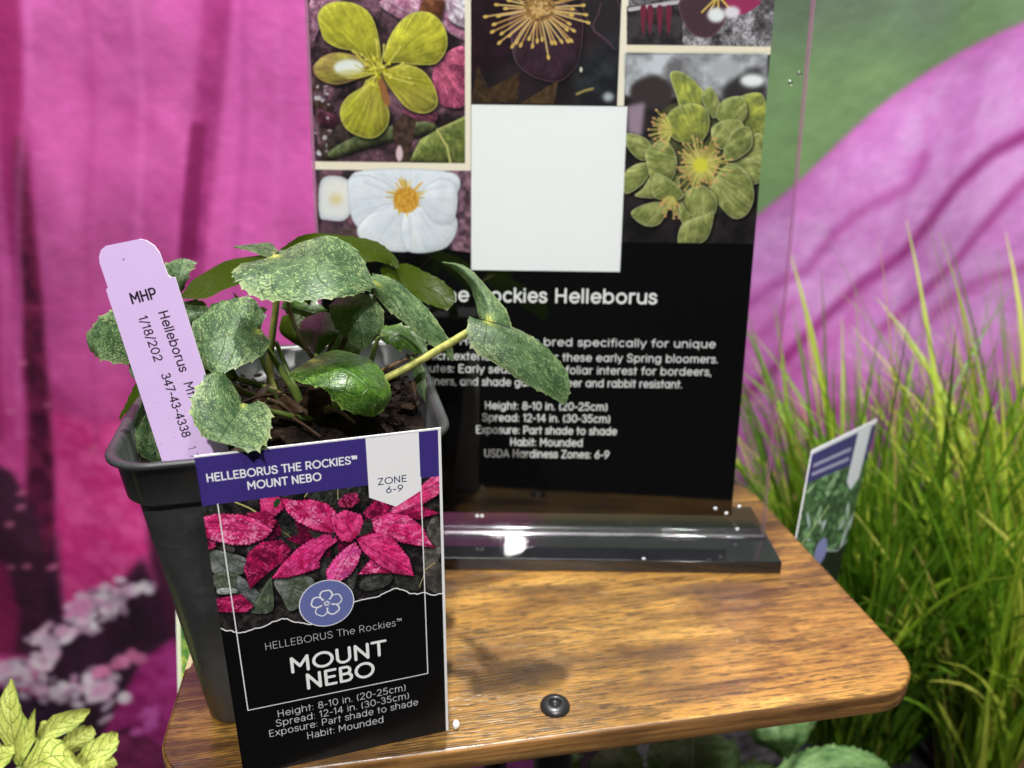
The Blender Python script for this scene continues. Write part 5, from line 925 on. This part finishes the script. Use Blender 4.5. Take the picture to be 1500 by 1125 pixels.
L['left_shred'] = [((186, 520, 26.4), (200, 524, 26.3), (214, 520, 26.2)), ((190, 544, 26.3), (200, 548, 26.2), (214, 544, 26.1)), ((200, 560, 26.1), (205, 562, 26), (212, 560, 26))]
L['right_small'] = [((556, 484, 29.6), (557, 491, 29.5), (560, 500, 29.5)), ((580, 477, 30), (583, 492, 29.4), (577, 508, 29.4)), ((606, 490, 30), (606, 504, 29.6), (602, 515, 29.6)), ((617, 512, 29.8), (617, 518, 29.7), (612, 519, 29.7))]
L['right_small_back'] = [((556, 478, 30.2), (560, 484, 30), (566, 490, 30)), ((590, 476, 30.6), (592, 486, 30.4), (590, 498, 30.2)), ((622, 500, 30.3), (618, 508, 30.2), (612, 512, 30.1)), ((626, 516, 30), (624, 518, 30), (620, 518, 30))]
L['right_wither'] = [((594, 516, 30.2), (600, 520, 30), (606, 520, 30)), ((604, 545, 30.2), (612, 545, 30), (622, 542, 30)), ((612, 570, 30), (617, 570, 29.9), (624, 568, 29.9)), ((626, 596, 29.7), (628, 598, 29.7), (630, 596, 29.7))]
L['mid_dark'] = [((445, 512, 30.5), (448, 514, 30.4), (451, 512, 30.4)), ((411, 488, 31), (430, 490, 30.6), (452, 486, 30.8)), ((413, 463, 31.3), (430, 459, 31.2), (447, 465, 31.2))]
L['left_shade'] = [((344, 560, 28), (346, 556, 28), (350, 552, 28)), ((300, 540, 28.4), (305, 520, 28), (318, 505, 28.2)), ((284, 500, 28.6), (284, 488, 28.4), (290, 474, 28.5))]  # added leaf underside, stands in for shade behind the stake
L['behind_dark'] = [((392, 452, 30), (386, 462, 30), (382, 474, 30)), ((372, 446, 30.2), (370, 458, 30), (368, 476, 30)), ((342, 430, 30.4), (344, 436, 30.3), (348, 446, 30.2))]
L['front_tip'] = [((440, 436, 30), (452, 432, 30), (466, 436, 30)), ((446, 440, 30.2), (452, 442, 30.1), (458, 440, 30.2)), ((450, 446, 30.2), (452, 447, 30.2), (454, 446, 30.2))]
L['mid_fill_a'] = [((500, 540, 31), (505, 545, 31), (512, 548, 31)), ((480, 510, 31.4), (500, 515, 31), (530, 512, 31.3)), ((492, 470, 31.8), (512, 466, 31.6), (536, 474, 31.8))]
L['mid_fill_b'] = [((405, 520, 31), (402, 512, 31), (400, 506, 31)), ((368, 500, 31.4), (366, 486, 31), (372, 470, 31.2)), ((332, 470, 31.6), (336, 458, 31.5), (346, 448, 31.6))]
L['mid_fill_c'] = [((470, 470, 32), (474, 462, 32), (480, 454, 32)), ((438, 470, 32.4), (440, 452, 32), (452, 436, 32.2)), ((412, 452, 32.4), (414, 444, 32.4), (420, 436, 32.4))]
L['left_fill'] = [((330, 560, 28.6), (325, 552, 28.5), (322, 545, 28.6)), ((296, 548, 28.8), (294, 530, 28.4), (300, 512, 28.7)), ((272, 520, 28.8), (272, 508, 28.7), (276, 496, 28.8))]
under = {'back_arch', 'left_arch', 'back_olive', 'left_edge', 'left_shade', 'mid_dark', 'front_tip', 'behind_dark'}
green = {'mid_fill_a', 'mid_fill_b', 'mid_fill_c', 'front_bright', 'mid_up', 'right_small', 'back_olive', 'back_arch', 'left_arch', 'right_small_back', 'mid_dark', 'left_shade', 'front_tip'}
TE = {'long': .35, 'right_up': .3, 'hang': .5, 'back_arch': .3, 'left_arch': .12, 'back_olive': .5, 'front_bright': .6, 'dome': .9, 'right_low': .9}
for i, (k, st) in enumerate(L.items()):
    small = k in ('left_edge', 'left_shred', 'right_wither', 'front_tip', 'back_small', 'left_shade', 'mid_dark')
    leaf(st, M_green if k in green else M_grey[i % 2], pl, 'leaf', k in under, tooth=(.04 if small else .085) * TE.get(k, 1), step=.30 if small else .44, wob=.02 if small else .04, seed=i, nu=44 if small else 150)
def stemmat(name, a, b): return noisecol(name, lin(a), lin(b), 260, .4, .45, stops=(.3, .6))
st_y = stemmat('stem_yellow_green', (112, 120, 56), (172, 170, 96)); st_g = stemmat('stem_green', (66, 90, 34), (104, 122, 56)); st_r = stemmat('stem_reddish', (84, 56, 44), (116, 92, 62))
T = lambda pts, r, mt, **k: tube('stem', [at(*p) for p in pts], r, mt, pl, **k)
T([(402, 373, 28.3), (404, 400, 28.6), (405, 440, 28.8), (399, 490, 29), (395, 535, 29.2), (400, 570, 29.4), (425, 600, 29.6), (438, 612, 29.8)], [.07, .12, .13, .14, .15, .18], st_y)
T([(430, 420, 29.4), (422, 440, 29.4), (432, 478, 29.3), (452, 515, 29), (470, 545, 28.9), (468, 590, 29.5), (455, 612, 29.8)], [.07, .08, .09, .1, .12], st_r)
T([(700, 476, 28.6), (690, 484, 28.7), (650, 508, 28.8), (600, 537, 28.9), (562, 556, 29), (520, 580, 29.4), (470, 606, 29.8)], [.11, .155, .15, .15, .16, .18], st_y)
T([(355, 593, 25.3), (372, 597, 25.8), (400, 603, 26.8), (430, 610, 27.6), (458, 614, 28.6)], [.06, .08, .1, .12], st_g)
T([(382, 487, 27.7), (392, 510, 28), (410, 540, 28.3), (432, 575, 28.8), (446, 600, 29.3)], [.07, .1, .13, .17], st_g)
T([(404, 500, 29.4), (420, 540, 29.4), (436, 575, 29.4), (446, 600, 29.6)], [.08, .1, .12], st_g)
T([(240, 482, 27), (285, 520, 27.6), (330, 548, 28), (375, 563, 28.4), (420, 585, 29), (438, 606, 29.5)], [.08, .1, .12, .14], st_g)
T([(258, 436, 28.6), (272, 480, 28.4), (300, 530, 28.4), (350, 570, 28.8), (420, 596, 29.4)], [.07, .09, .11], st_g)
T([(555, 492, 29.7), (548, 512, 29.8), (542, 535, 30), (530, 565, 30), (480, 600, 30)], [.09, .11, .12, .13], st_g)
T([(622, 512, 30.3), (590, 528, 30.2), (555, 546, 30.2), (520, 575, 30), (480, 604, 30)], [.06, .08, .09, .1], st_r)
T([(556, 425, 28.4), (520, 470, 29.2), (500, 510, 29.8), (478, 560, 30), (462, 600, 30)], [.07, .1, .12, .13], st_r)
T([(372, 470, 29.8), (378, 505, 29.8), (392, 545, 29.8), (420, 590, 29.8)], [.08, .1, .12], st_g)
T([(500, 478, 30), (488, 500, 30), (475, 530, 30), (462, 580, 30)], [.06, .07, .09], st_r)
T([(464, 519, 28), (462, 530, 28.4), (460, 560, 29), (456, 600, 29.6)], [.08, .1, .13], st_g)
dry = noisecol('dry_brown_scale', lin((22, 14, 10)), lin((66, 46, 32)), 70, .6, .3, bump=.03)
DL = [[((440, 590, 28.8), (448, 596, 28.6), (458, 600, 28.6)), ((450, 572, 28), (466, 580, 27.6), (480, 592, 27.6)), ((470, 570, 27.4), (484, 585, 27.2), (487, 602, 27.2))], [((398, 560, 27.8), (392, 572, 27.6), (392, 588, 27.6)), ((376, 575, 27.4), (376, 590, 27.2), (384, 606, 27.2)), ((370, 592, 27.3), (376, 606, 27.2), (388, 618, 27.2))],
      [((405, 575, 28.2), (408, 582, 28), (412, 590, 28)), ((425, 582, 27.8), (430, 592, 27.6), (432, 603, 27.6)), ((446, 596, 27.7), (450, 601, 27.6), (452, 606, 27.6))], [((600, 560, 29.8), (604, 558, 29.7), (608, 560, 29.7)), ((600, 575, 29.6), (606, 575, 29.4), (612, 574, 29.5)), ((606, 590, 29.5), (610, 594, 29.4), (614, 592, 29.4))],
      [((452, 560, 29), (460, 562, 28.8), (468, 560, 28.9)), ((450, 590, 28.8), (461, 592, 28.4), (474, 590, 28.7)), ((452, 618, 28.7), (460, 622, 28.5), (470, 618, 28.6))], [((418, 600, 28), (424, 604, 27.8), (430, 606, 27.8)), ((396, 592, 27.4), (400, 598, 27.2), (404, 604, 27.2)), ((372, 586, 27), (374, 590, 27), (376, 594, 27))]]
for i, s in enumerate(DL): leaf(s, dry, pl, 'dry_scale', nu=20, nv=6, tooth=.03, step=.2, wob=.06, seed=50 + i)
for i, (a, b_, r) in enumerate((((400, 602, 28), (470, 640, 27), .05), ((380, 560, 29), (440, 600, 28.6), .05), ((330, 600, 26.6), (420, 575, 28), .04), ((480, 600, 28), (520, 620, 27.6), .06), ((395, 585, 27.4), (435, 612, 27.6), .07))): tube('root_crown', [at(*a), (at(*a) + at(*b_)) / 2 + Vector((0, 0, .15)), at(*b_)], [r, r * 1.2, r], st_r if i % 2 else dry, pl, 8, 8)

# ------------------------------------------------------------------ plant label and lilac stake
im = to_image('label_print', paint_label()); lm = printmat('label_plastic', im, .42, .3)
LBR = at_z(657, 1070, 0) + Vector((0, 0, .006)); LY = radians(17.5); LD = Vector((cos(LY), sin(LY), 0)); LNv = Vector((sin(LY), -cos(LY), 0)); LZ = Vector((0, 0, 12.7))
q = [LBR - LD * 7.42 + LZ, LBR + LZ - LD * .02, LBR, LBR - LD * 7.42]
o = sheet('plant_label', q, .045, LNv, lm, noisecol('label_edge', (.7, .7, .7), (.8, .8, .8), 20, .4), bend=.0, nxs=8, nys=8)
tag(o, 'black and purple printed plant label with pink leaves photo standing in front of the pot', 'plant label')
A, TH_ = paint_stake(); im = to_image('stake_print', A); stm = printmat('stake_plastic', im, .42, .4); ste = noisecol('stake_cut_edge', (.85, .8, .9), (.9, .88, .93), 20, .4)
outl = [(156, 427), (155.5, 424), (158, 421), (146, 386), (145, 376), (148, 366), (155, 360), (180, 355), (204, 350), (214, 352), (226, 360), (234, 371), (240, 388), (246, 403), (250, 406), (256, 406), (257, 408), (300, 535)]
P2 = [TLOC(*p) for p in outl]; wl = TLOC(250, 665)[0]
P2 = P2 + [(TWID, 6.6), (TWID * .6, 7.9), (.35 * TWID, 7.9), (0, 6.6)]
P2[-5] = (TWID, TLOC(300, 535)[1])
V = []; uv = []; n = len(P2)
for side in (0, 1):
    for a, b_ in P2: V.append(_ta + TX * a + TY * b_ + (TN if TN.dot(FWD) > 0 else -TN) * .05 * side); uv.append(((a + .15) / (TWID + .3), 1 - (b_ + TTOP) / TLEN))
me_f = [tuple(range(n)), tuple(range(n, 2 * n))[::-1]] + [(i, (i + 1) % n, n + (i + 1) % n, n + i) for i in range(n)]
o = mesh('plant_stake', V, me_f, [stm, ste], None, False, uv)
for p in o.data.polygons[1:]: p.material_index = 1
tag(o, 'lilac plastic plant stake with printed lettering stuck in the left of the pot', 'plant stake')

# small white crumb on the table
bm = bmesh.new(); bmesh.ops.create_icosphere(bm, subdivisions=2, radius=.17); rr = random.Random(1)
for v in bm.verts: v.co = Vector((v.co.x * .8, v.co.y * .8, v.co.z * 1.2)) * rr.uniform(.85, 1.1) + at_z(668, 1067, 0) + Vector((0, 0, .18))
tag(bm_obj('perlite_crumb', bm, noisecol('perlite', (.75, .75, .75), (.9, .9, .9), 60, .5), None, True), 'tiny white crumb on the wood beside the label corner', 'crumb')

# ------------------------------------------------------------------ plants around the table
im = to_image('far_label_print', paint_farlabel()); fm = printmat('far_label_plastic', im, .4, .4)
q = [at(1190, 660, 45), at(1285, 614, 50.5), at(1214, 900, 49.5), at(1146, 900, 44)]; nn = (q[1] - q[0]).cross(q[3] - q[0]).normalized(); nn = nn if nn.dot(EYE - q[0]) > 0 else -nn
o = sheet('plant_label', q, .05, nn, fm, ste, nxs=6, nys=6); tag(o, 'small tilted plant label with green leaves photo standing among the grass by the table', 'plant label')
im = to_image('pale_label_print', paint_sliver()); sm_ = printmat('pale_label_plastic', im, .4, .4)
q = [at(258, 890, 37), at(330, 905, 39), at(345, 1100, 39), at(262, 1060, 37)]; nn = (q[1] - q[0]).cross(q[3] - q[0]).normalized(); nn = nn if nn.dot(EYE - q[0]) > 0 else -nn
o = sheet('plant_label', q, .05, nn, sm_, ste); tag(o, 'pale yellow-green label edge peeking out behind the bottom left of the pot', 'plant label')
# grass
def grassmat():
    mt, nt, b = newmat('grass_blade'); L_ = nt.links; oi = N(nt, 'ShaderNodeObjectInfo'); r = ramp(nt, [(0, lin((78, 118, 28))), (.35, lin((118, 160, 40))), (.68, lin((158, 190, 54))), (.88, lin((206, 216, 86))), (.96, lin((206, 190, 116))), (1, lin((190, 136, 106)))]); L_.new(oi.outputs['Random'], r.inputs[0])
    tc = N(nt, 'ShaderNodeTexCoord'); n = N(nt, 'ShaderNodeTexNoise'); n.inputs['Scale'].default_value = 14; L_.new(tc.outputs['Object'], n.inputs[0]); hs = N(nt, 'ShaderNodeHueSaturation'); mp = N(nt, 'ShaderNodeMapRange'); mp.inputs[3].default_value = .7; mp.inputs[4].default_value = 1.3
    L_.new(n.outputs[0], mp.inputs[0]); L_.new(mp.outputs[0], hs.inputs['Value']); L_.new(r.outputs[0], hs.inputs['Color']); L_.new(hs.outputs[0], b.inputs['Base Color']); b.inputs['Roughness'].default_value = .4
    t = N(nt, 'ShaderNodeBsdfTranslucent'); L_.new(hs.outputs[0], t.inputs[0]); ms = N(nt, 'ShaderNodeMixShader'); ms.inputs[0].default_value = .38; L_.new(b.outputs[0], ms.inputs[1]); L_.new(t.outputs[0], ms.inputs[2]); L_.new(ms.outputs[0], nt.nodes['Material Output'].inputs[0]); return mt
gm = grassmat()
def blade_geo(rr, n=12):
    wide = rr.random() < .22; Ln = rr.uniform(20, 34) if wide else rr.uniform(22, 47); w0 = rr.uniform(.36, .62) if wide else rr.uniform(.12, .36); th = radians(rr.uniform(1, 20)); cur = radians(rr.uniform(4, 55)) * (1 if rr.random() < .5 else .35); tw = rr.uniform(-1.2, 1.2)
    p = Vector((0, 0, 0)); V = []; F = []
    for i in range(n + 1):
        u = i / n; a = th + cur * u ** 1.8; d = Vector((sin(a), 0, cos(a)))
        if i: p = p + d * Ln / n
        wd = w0 * min(1, .55 + 2 * u) * (1 - u ** 3) + .015; q = tw * u; s = Vector((sin(q) * cos(a), cos(q), -sin(q) * sin(a))); nr = d.cross(s)
        V += [p - s * wd, p + nr * wd * .35, p + s * wd]
        if i: k = 3 * (i - 1); F += [(k, k + 1, k + 4, k + 3), (k + 1, k + 2, k + 5, k + 4)]
    return V, F
rr = random.Random(77); protos = []
for k in range(60):
    V, F = blade_geo(rr); me = bpy.data.meshes.new('blade'); me.from_pydata([tuple(v * S) for v in V], [], F); me.materials.append(gm); me.polygons.foreach_set('use_smooth', [True] * len(F)); protos.append(me)
def clear_of_table(w_): return (w_.x < 20.5 and w_.y < 46) or (w_.x * .55 + w_.y < 51 and w_.z > -22 and w_.x < 32)
def clump(cx, cy, n, label, seed, extra=0, spread=5.5):
    root = empty('grass_plant', (cx, cy, -34)); tag(root, label, 'grass', 'ornamental grasses right of the table'); rr = random.Random(seed)
    for i in range(n):
        o = bpy.data.objects.new('blade', rr.choice(protos)); col.objects.link(o); o.parent = root
        r = spread * math.sqrt(rr.random()); a = rr.uniform(0, 2 * pi); az = (a if rr.random() < .45 else pi) + rr.gauss(0, .6); o.location = (r * cos(a) * S, r * sin(a) * S, .3 * S); o.rotation_euler = (rr.gauss(0, .07), rr.gauss(0, .07), az); k = rr.uniform(.7, 1.12); o.scale = (k * rr.uniform(.8, 1.3),) * 2 + (k,)
        for _t in range(12):
            MM = Matrix.LocRotScale(o.location, o.rotation_euler, o.scale); W_ = [(MM @ o.data.vertices[q].co) / S + Vector((cx, cy, -34)) for q in range(0, len(o.data.vertices), 3)]
            if not any(clear_of_table(w_) for w_ in W_): break
            o.rotation_euler.z = rr.uniform(-1.2, 2.2)
    if extra:
        V = []; F = []
        for i in range(extra):
            v, f = blade_geo(rr, 8); r = spread * math.sqrt(rr.random()); a = rr.uniform(0, 2 * pi); M_ = Matrix.Translation((cx + r * cos(a), cy + r * sin(a), -34)) @ Matrix.Rotation(a + rr.gauss(0, 1), 4, 'Z') @ Matrix.Scale(rr.uniform(.5, .95), 4)
            if any(clear_of_table(M_ @ x) for x in v): continue
            b0 = len(V); V += [M_ @ x for x in v]; F += [tuple(b0 + t for t in q) for q in f]
        tag(mesh('blade_tuft', V, F, gm, root, True), kind='stuff')
    return root
clump(33, 57, 295, 'left clump of bright green ornamental grass with arching blades beside the table', 15, 900)
clump(51, 60, 295, 'right clump of bright green ornamental grass running out of the right of the frame', 6, 900)
clump(43, 48.5, 230, 'near low clump of bright green ornamental grass at the lower right corner', 26, 120)
M_plain = leafmat('dull_green_leaf', 'plain', 15, rough=.55, spec=.3); M_yel = leafmat('yellow_veined_leaf', 'yellow', 16, back=(120, 140, 60), rough=.5)
def moreplant(name, label, cat, leaves, mat, base, stems, teeth, smat, grp=None):
    r = empty(name, base); tag(r, label, cat, grp)
    for i, s in enumerate(leaves): leaf(s, mat, r, 'leaf', nu=60, nv=12, tooth=teeth, step=.55, wob=.12 if name == 'leafy_plant' else .025, seed=80 + i)
    for s in stems: tube('stem', [at(*s[0]), (at(*s[0]) + Vector(base)) / 2 + Vector((1, -1, 2)), Vector(base)], [.14, .2, .25], smat, r, 8, 12)
    return r
LV = [[((870, 1190, 52), (905, 1200, 52), (935, 1190, 52)), ((862, 1130, 51), (903, 1132, 50), (944, 1125, 51)), ((885, 1090, 51.5), (905, 1084, 51.5), (930, 1092, 51.5))],
      [((975, 1200, 51), (1015, 1210, 51), (1060, 1195, 51)), ((948, 1120, 50.5), (1015, 1140, 49), (1084, 1125, 50.5)), ((955, 1085, 51), (1015, 1090, 50), (1078, 1092, 51)), ((980, 1068, 51.5), (1018, 1064, 51.2), (1050, 1072, 51.5))],
      [((1140, 1108, 51), (1150, 1114, 51), (1163, 1106, 51)), ((1103, 1085, 51), (1140, 1080, 50), (1185, 1075, 51)), ((1092, 1056, 52), (1132, 1042, 51.5), (1196, 1050, 52)), ((1110, 1040, 53), (1140, 1030, 53), (1180, 1034, 53))],
      [((1120, 1140, 50), (1118, 1152, 50), (1125, 1170, 50)), ((1170, 1102, 50.5), (1180, 1130, 49), (1190, 1180, 49)), ((1225, 1092, 51), (1235, 1120, 49.6), (1250, 1175, 49)), ((1275, 1104, 51), (1285, 1125, 50.2), (1290, 1160, 50)), ((1308, 1130, 50.8), (1310, 1136, 50.8), (1308, 1142, 50.8))],
      [((1080, 1125, 52), (1085, 1150, 52), (1080, 1175, 52)), ((1100, 1112, 52.5), (1110, 1130, 52), (1120, 1165, 52)), ((1140, 1122, 53), (1145, 1132, 52.6), (1150, 1150, 52.6))],
      [((800, 1160, 53), (815, 1170, 53), (835, 1160, 53)), ((795, 1120, 53), (820, 1120, 52.5), (850, 1115, 53)), ((805, 1092, 53.5), (820, 1088, 53.4), (838, 1092, 53.5))]]
moreplant('leafy_plant', 'plant with broad dull green toothed leaves growing below the front edge of the table', 'plant', LV, M_plain, (14, 42, -33.5), [((1150, 1114, 51),), ((1015, 1180, 51),), ((905, 1190, 52),), ((1120, 1155, 50),)], .2, st_r)
YV = [[((22, 1118, 33), (28, 1122, 33), (36, 1116, 33)), ((-4, 1070, 33), (18, 1072, 32.4), (44, 1072, 33)), ((-2, 1030, 33.2), (14, 1032, 33), (32, 1040, 33.2)), ((14, 996, 33.6), (16, 994, 33.6), (20, 997, 33.6))],
      [((30, 1112, 32.6), (33, 1113, 32.5), (37, 1110, 32.6)), ((31, 1076, 32.8), (40, 1080, 32.5), (50, 1084, 32.8)), ((50, 1038, 33), (51, 1037, 33), (52, 1038, 33))],
      [((52, 1078, 33.6), (56, 1084, 33.5), (66, 1088, 33.6)), ((76, 1050, 34), (86, 1062, 33.6), (96, 1074, 34)), ((106, 1040, 34.4), (112, 1050, 34.2), (118, 1060, 34.4)), ((132, 1038, 34.6), (132, 1041, 34.6), (131, 1044, 34.6))],
      [((30, 1126, 32.4), (34, 1134, 32.2), (40, 1144, 32.4)), ((58, 1086, 32.6), (70, 1110, 31.8), (84, 1140, 32)), ((88, 1084, 32.8), (98, 1108, 32), (106, 1136, 32.4)), ((112, 1108, 32.6), (118, 1120, 32.4), (122, 1132, 32.6))],
      [((100, 1128, 33.6), (104, 1136, 33.6), (112, 1142, 33.6)), ((126, 1092, 34), (140, 1106, 33.6), (152, 1118, 34)), ((156, 1074, 34.6), (164, 1084, 34.4), (172, 1094, 34.6)), ((170, 1072, 34.8), (172, 1074, 34.8), (173, 1078, 34.8))],
      [((84, 1100, 34.6), (92, 1106, 34.6), (100, 1108, 34.6)), ((104, 1068, 35), (118, 1080, 34.8), (132, 1090, 35)), ((134, 1062, 35.4), (138, 1068, 35.4), (140, 1074, 35.4))],
      [((-10, 1120, 32.6), (-6, 1126, 32.6), (0, 1130, 32.6)), ((-6, 1096, 32.8), (8, 1100, 32.4), (16, 1112, 32.8)), ((14, 1090, 33), (18, 1092, 33), (22, 1098, 33))]]
YV = [[(l_, (m_[0], m_[1], (l_[2] + r_[2]) / 2 + (.06 if 0 else .10)), r_) for l_, m_, r_ in s] for s in YV]
YV += [[((10, 1110, 34), (12, 1112, 34), (16, 1112, 34)), ((-16, 1082, 34.4), (-4, 1088, 34.3), (6, 1096, 34.4)), ((-30, 1060, 34.8), (-24, 1066, 34.8), (-18, 1072, 34.8))], [((60, 1110, 34.2), (64, 1112, 34.2), (70, 1112, 34.2)), ((52, 1084, 34.6), (64, 1086, 34.5), (76, 1088, 34.6)), ((62, 1056, 35), (68, 1056, 35), (76, 1060, 35))], [((120, 1130, 33.6), (124, 1136, 33.6), (130, 1140, 33.6)), ((140, 1112, 34), (150, 1122, 33.9), (156, 1134, 34)), ((166, 1108, 34.4), (170, 1114, 34.4), (172, 1120, 34.4))]]
yb = (-24, 20, -30)
moreplant('variegated_plant', 'yellow leaved plant with fine green veins at the lower left corner', 'plant', YV, M_yel, yb, [((28, 1124, 33),), ((104, 1134, 33.6),), ((60, 1150, 33),)], .03, st_g)
p2 = make_pot(yb[0], yb[1], -33.98, .5, .3, 'nursery_pot'); tag(p2, 'small black nursery pot of the yellow veined plant, below the left of the table', 'flower pot')
for o in (p2,):
    pass
p3 = make_pot(14, 42, -33.98, .5, .1, 'nursery_pot'); tag(p3, 'small black nursery pot under the broad green leaves below the table', 'flower pot')
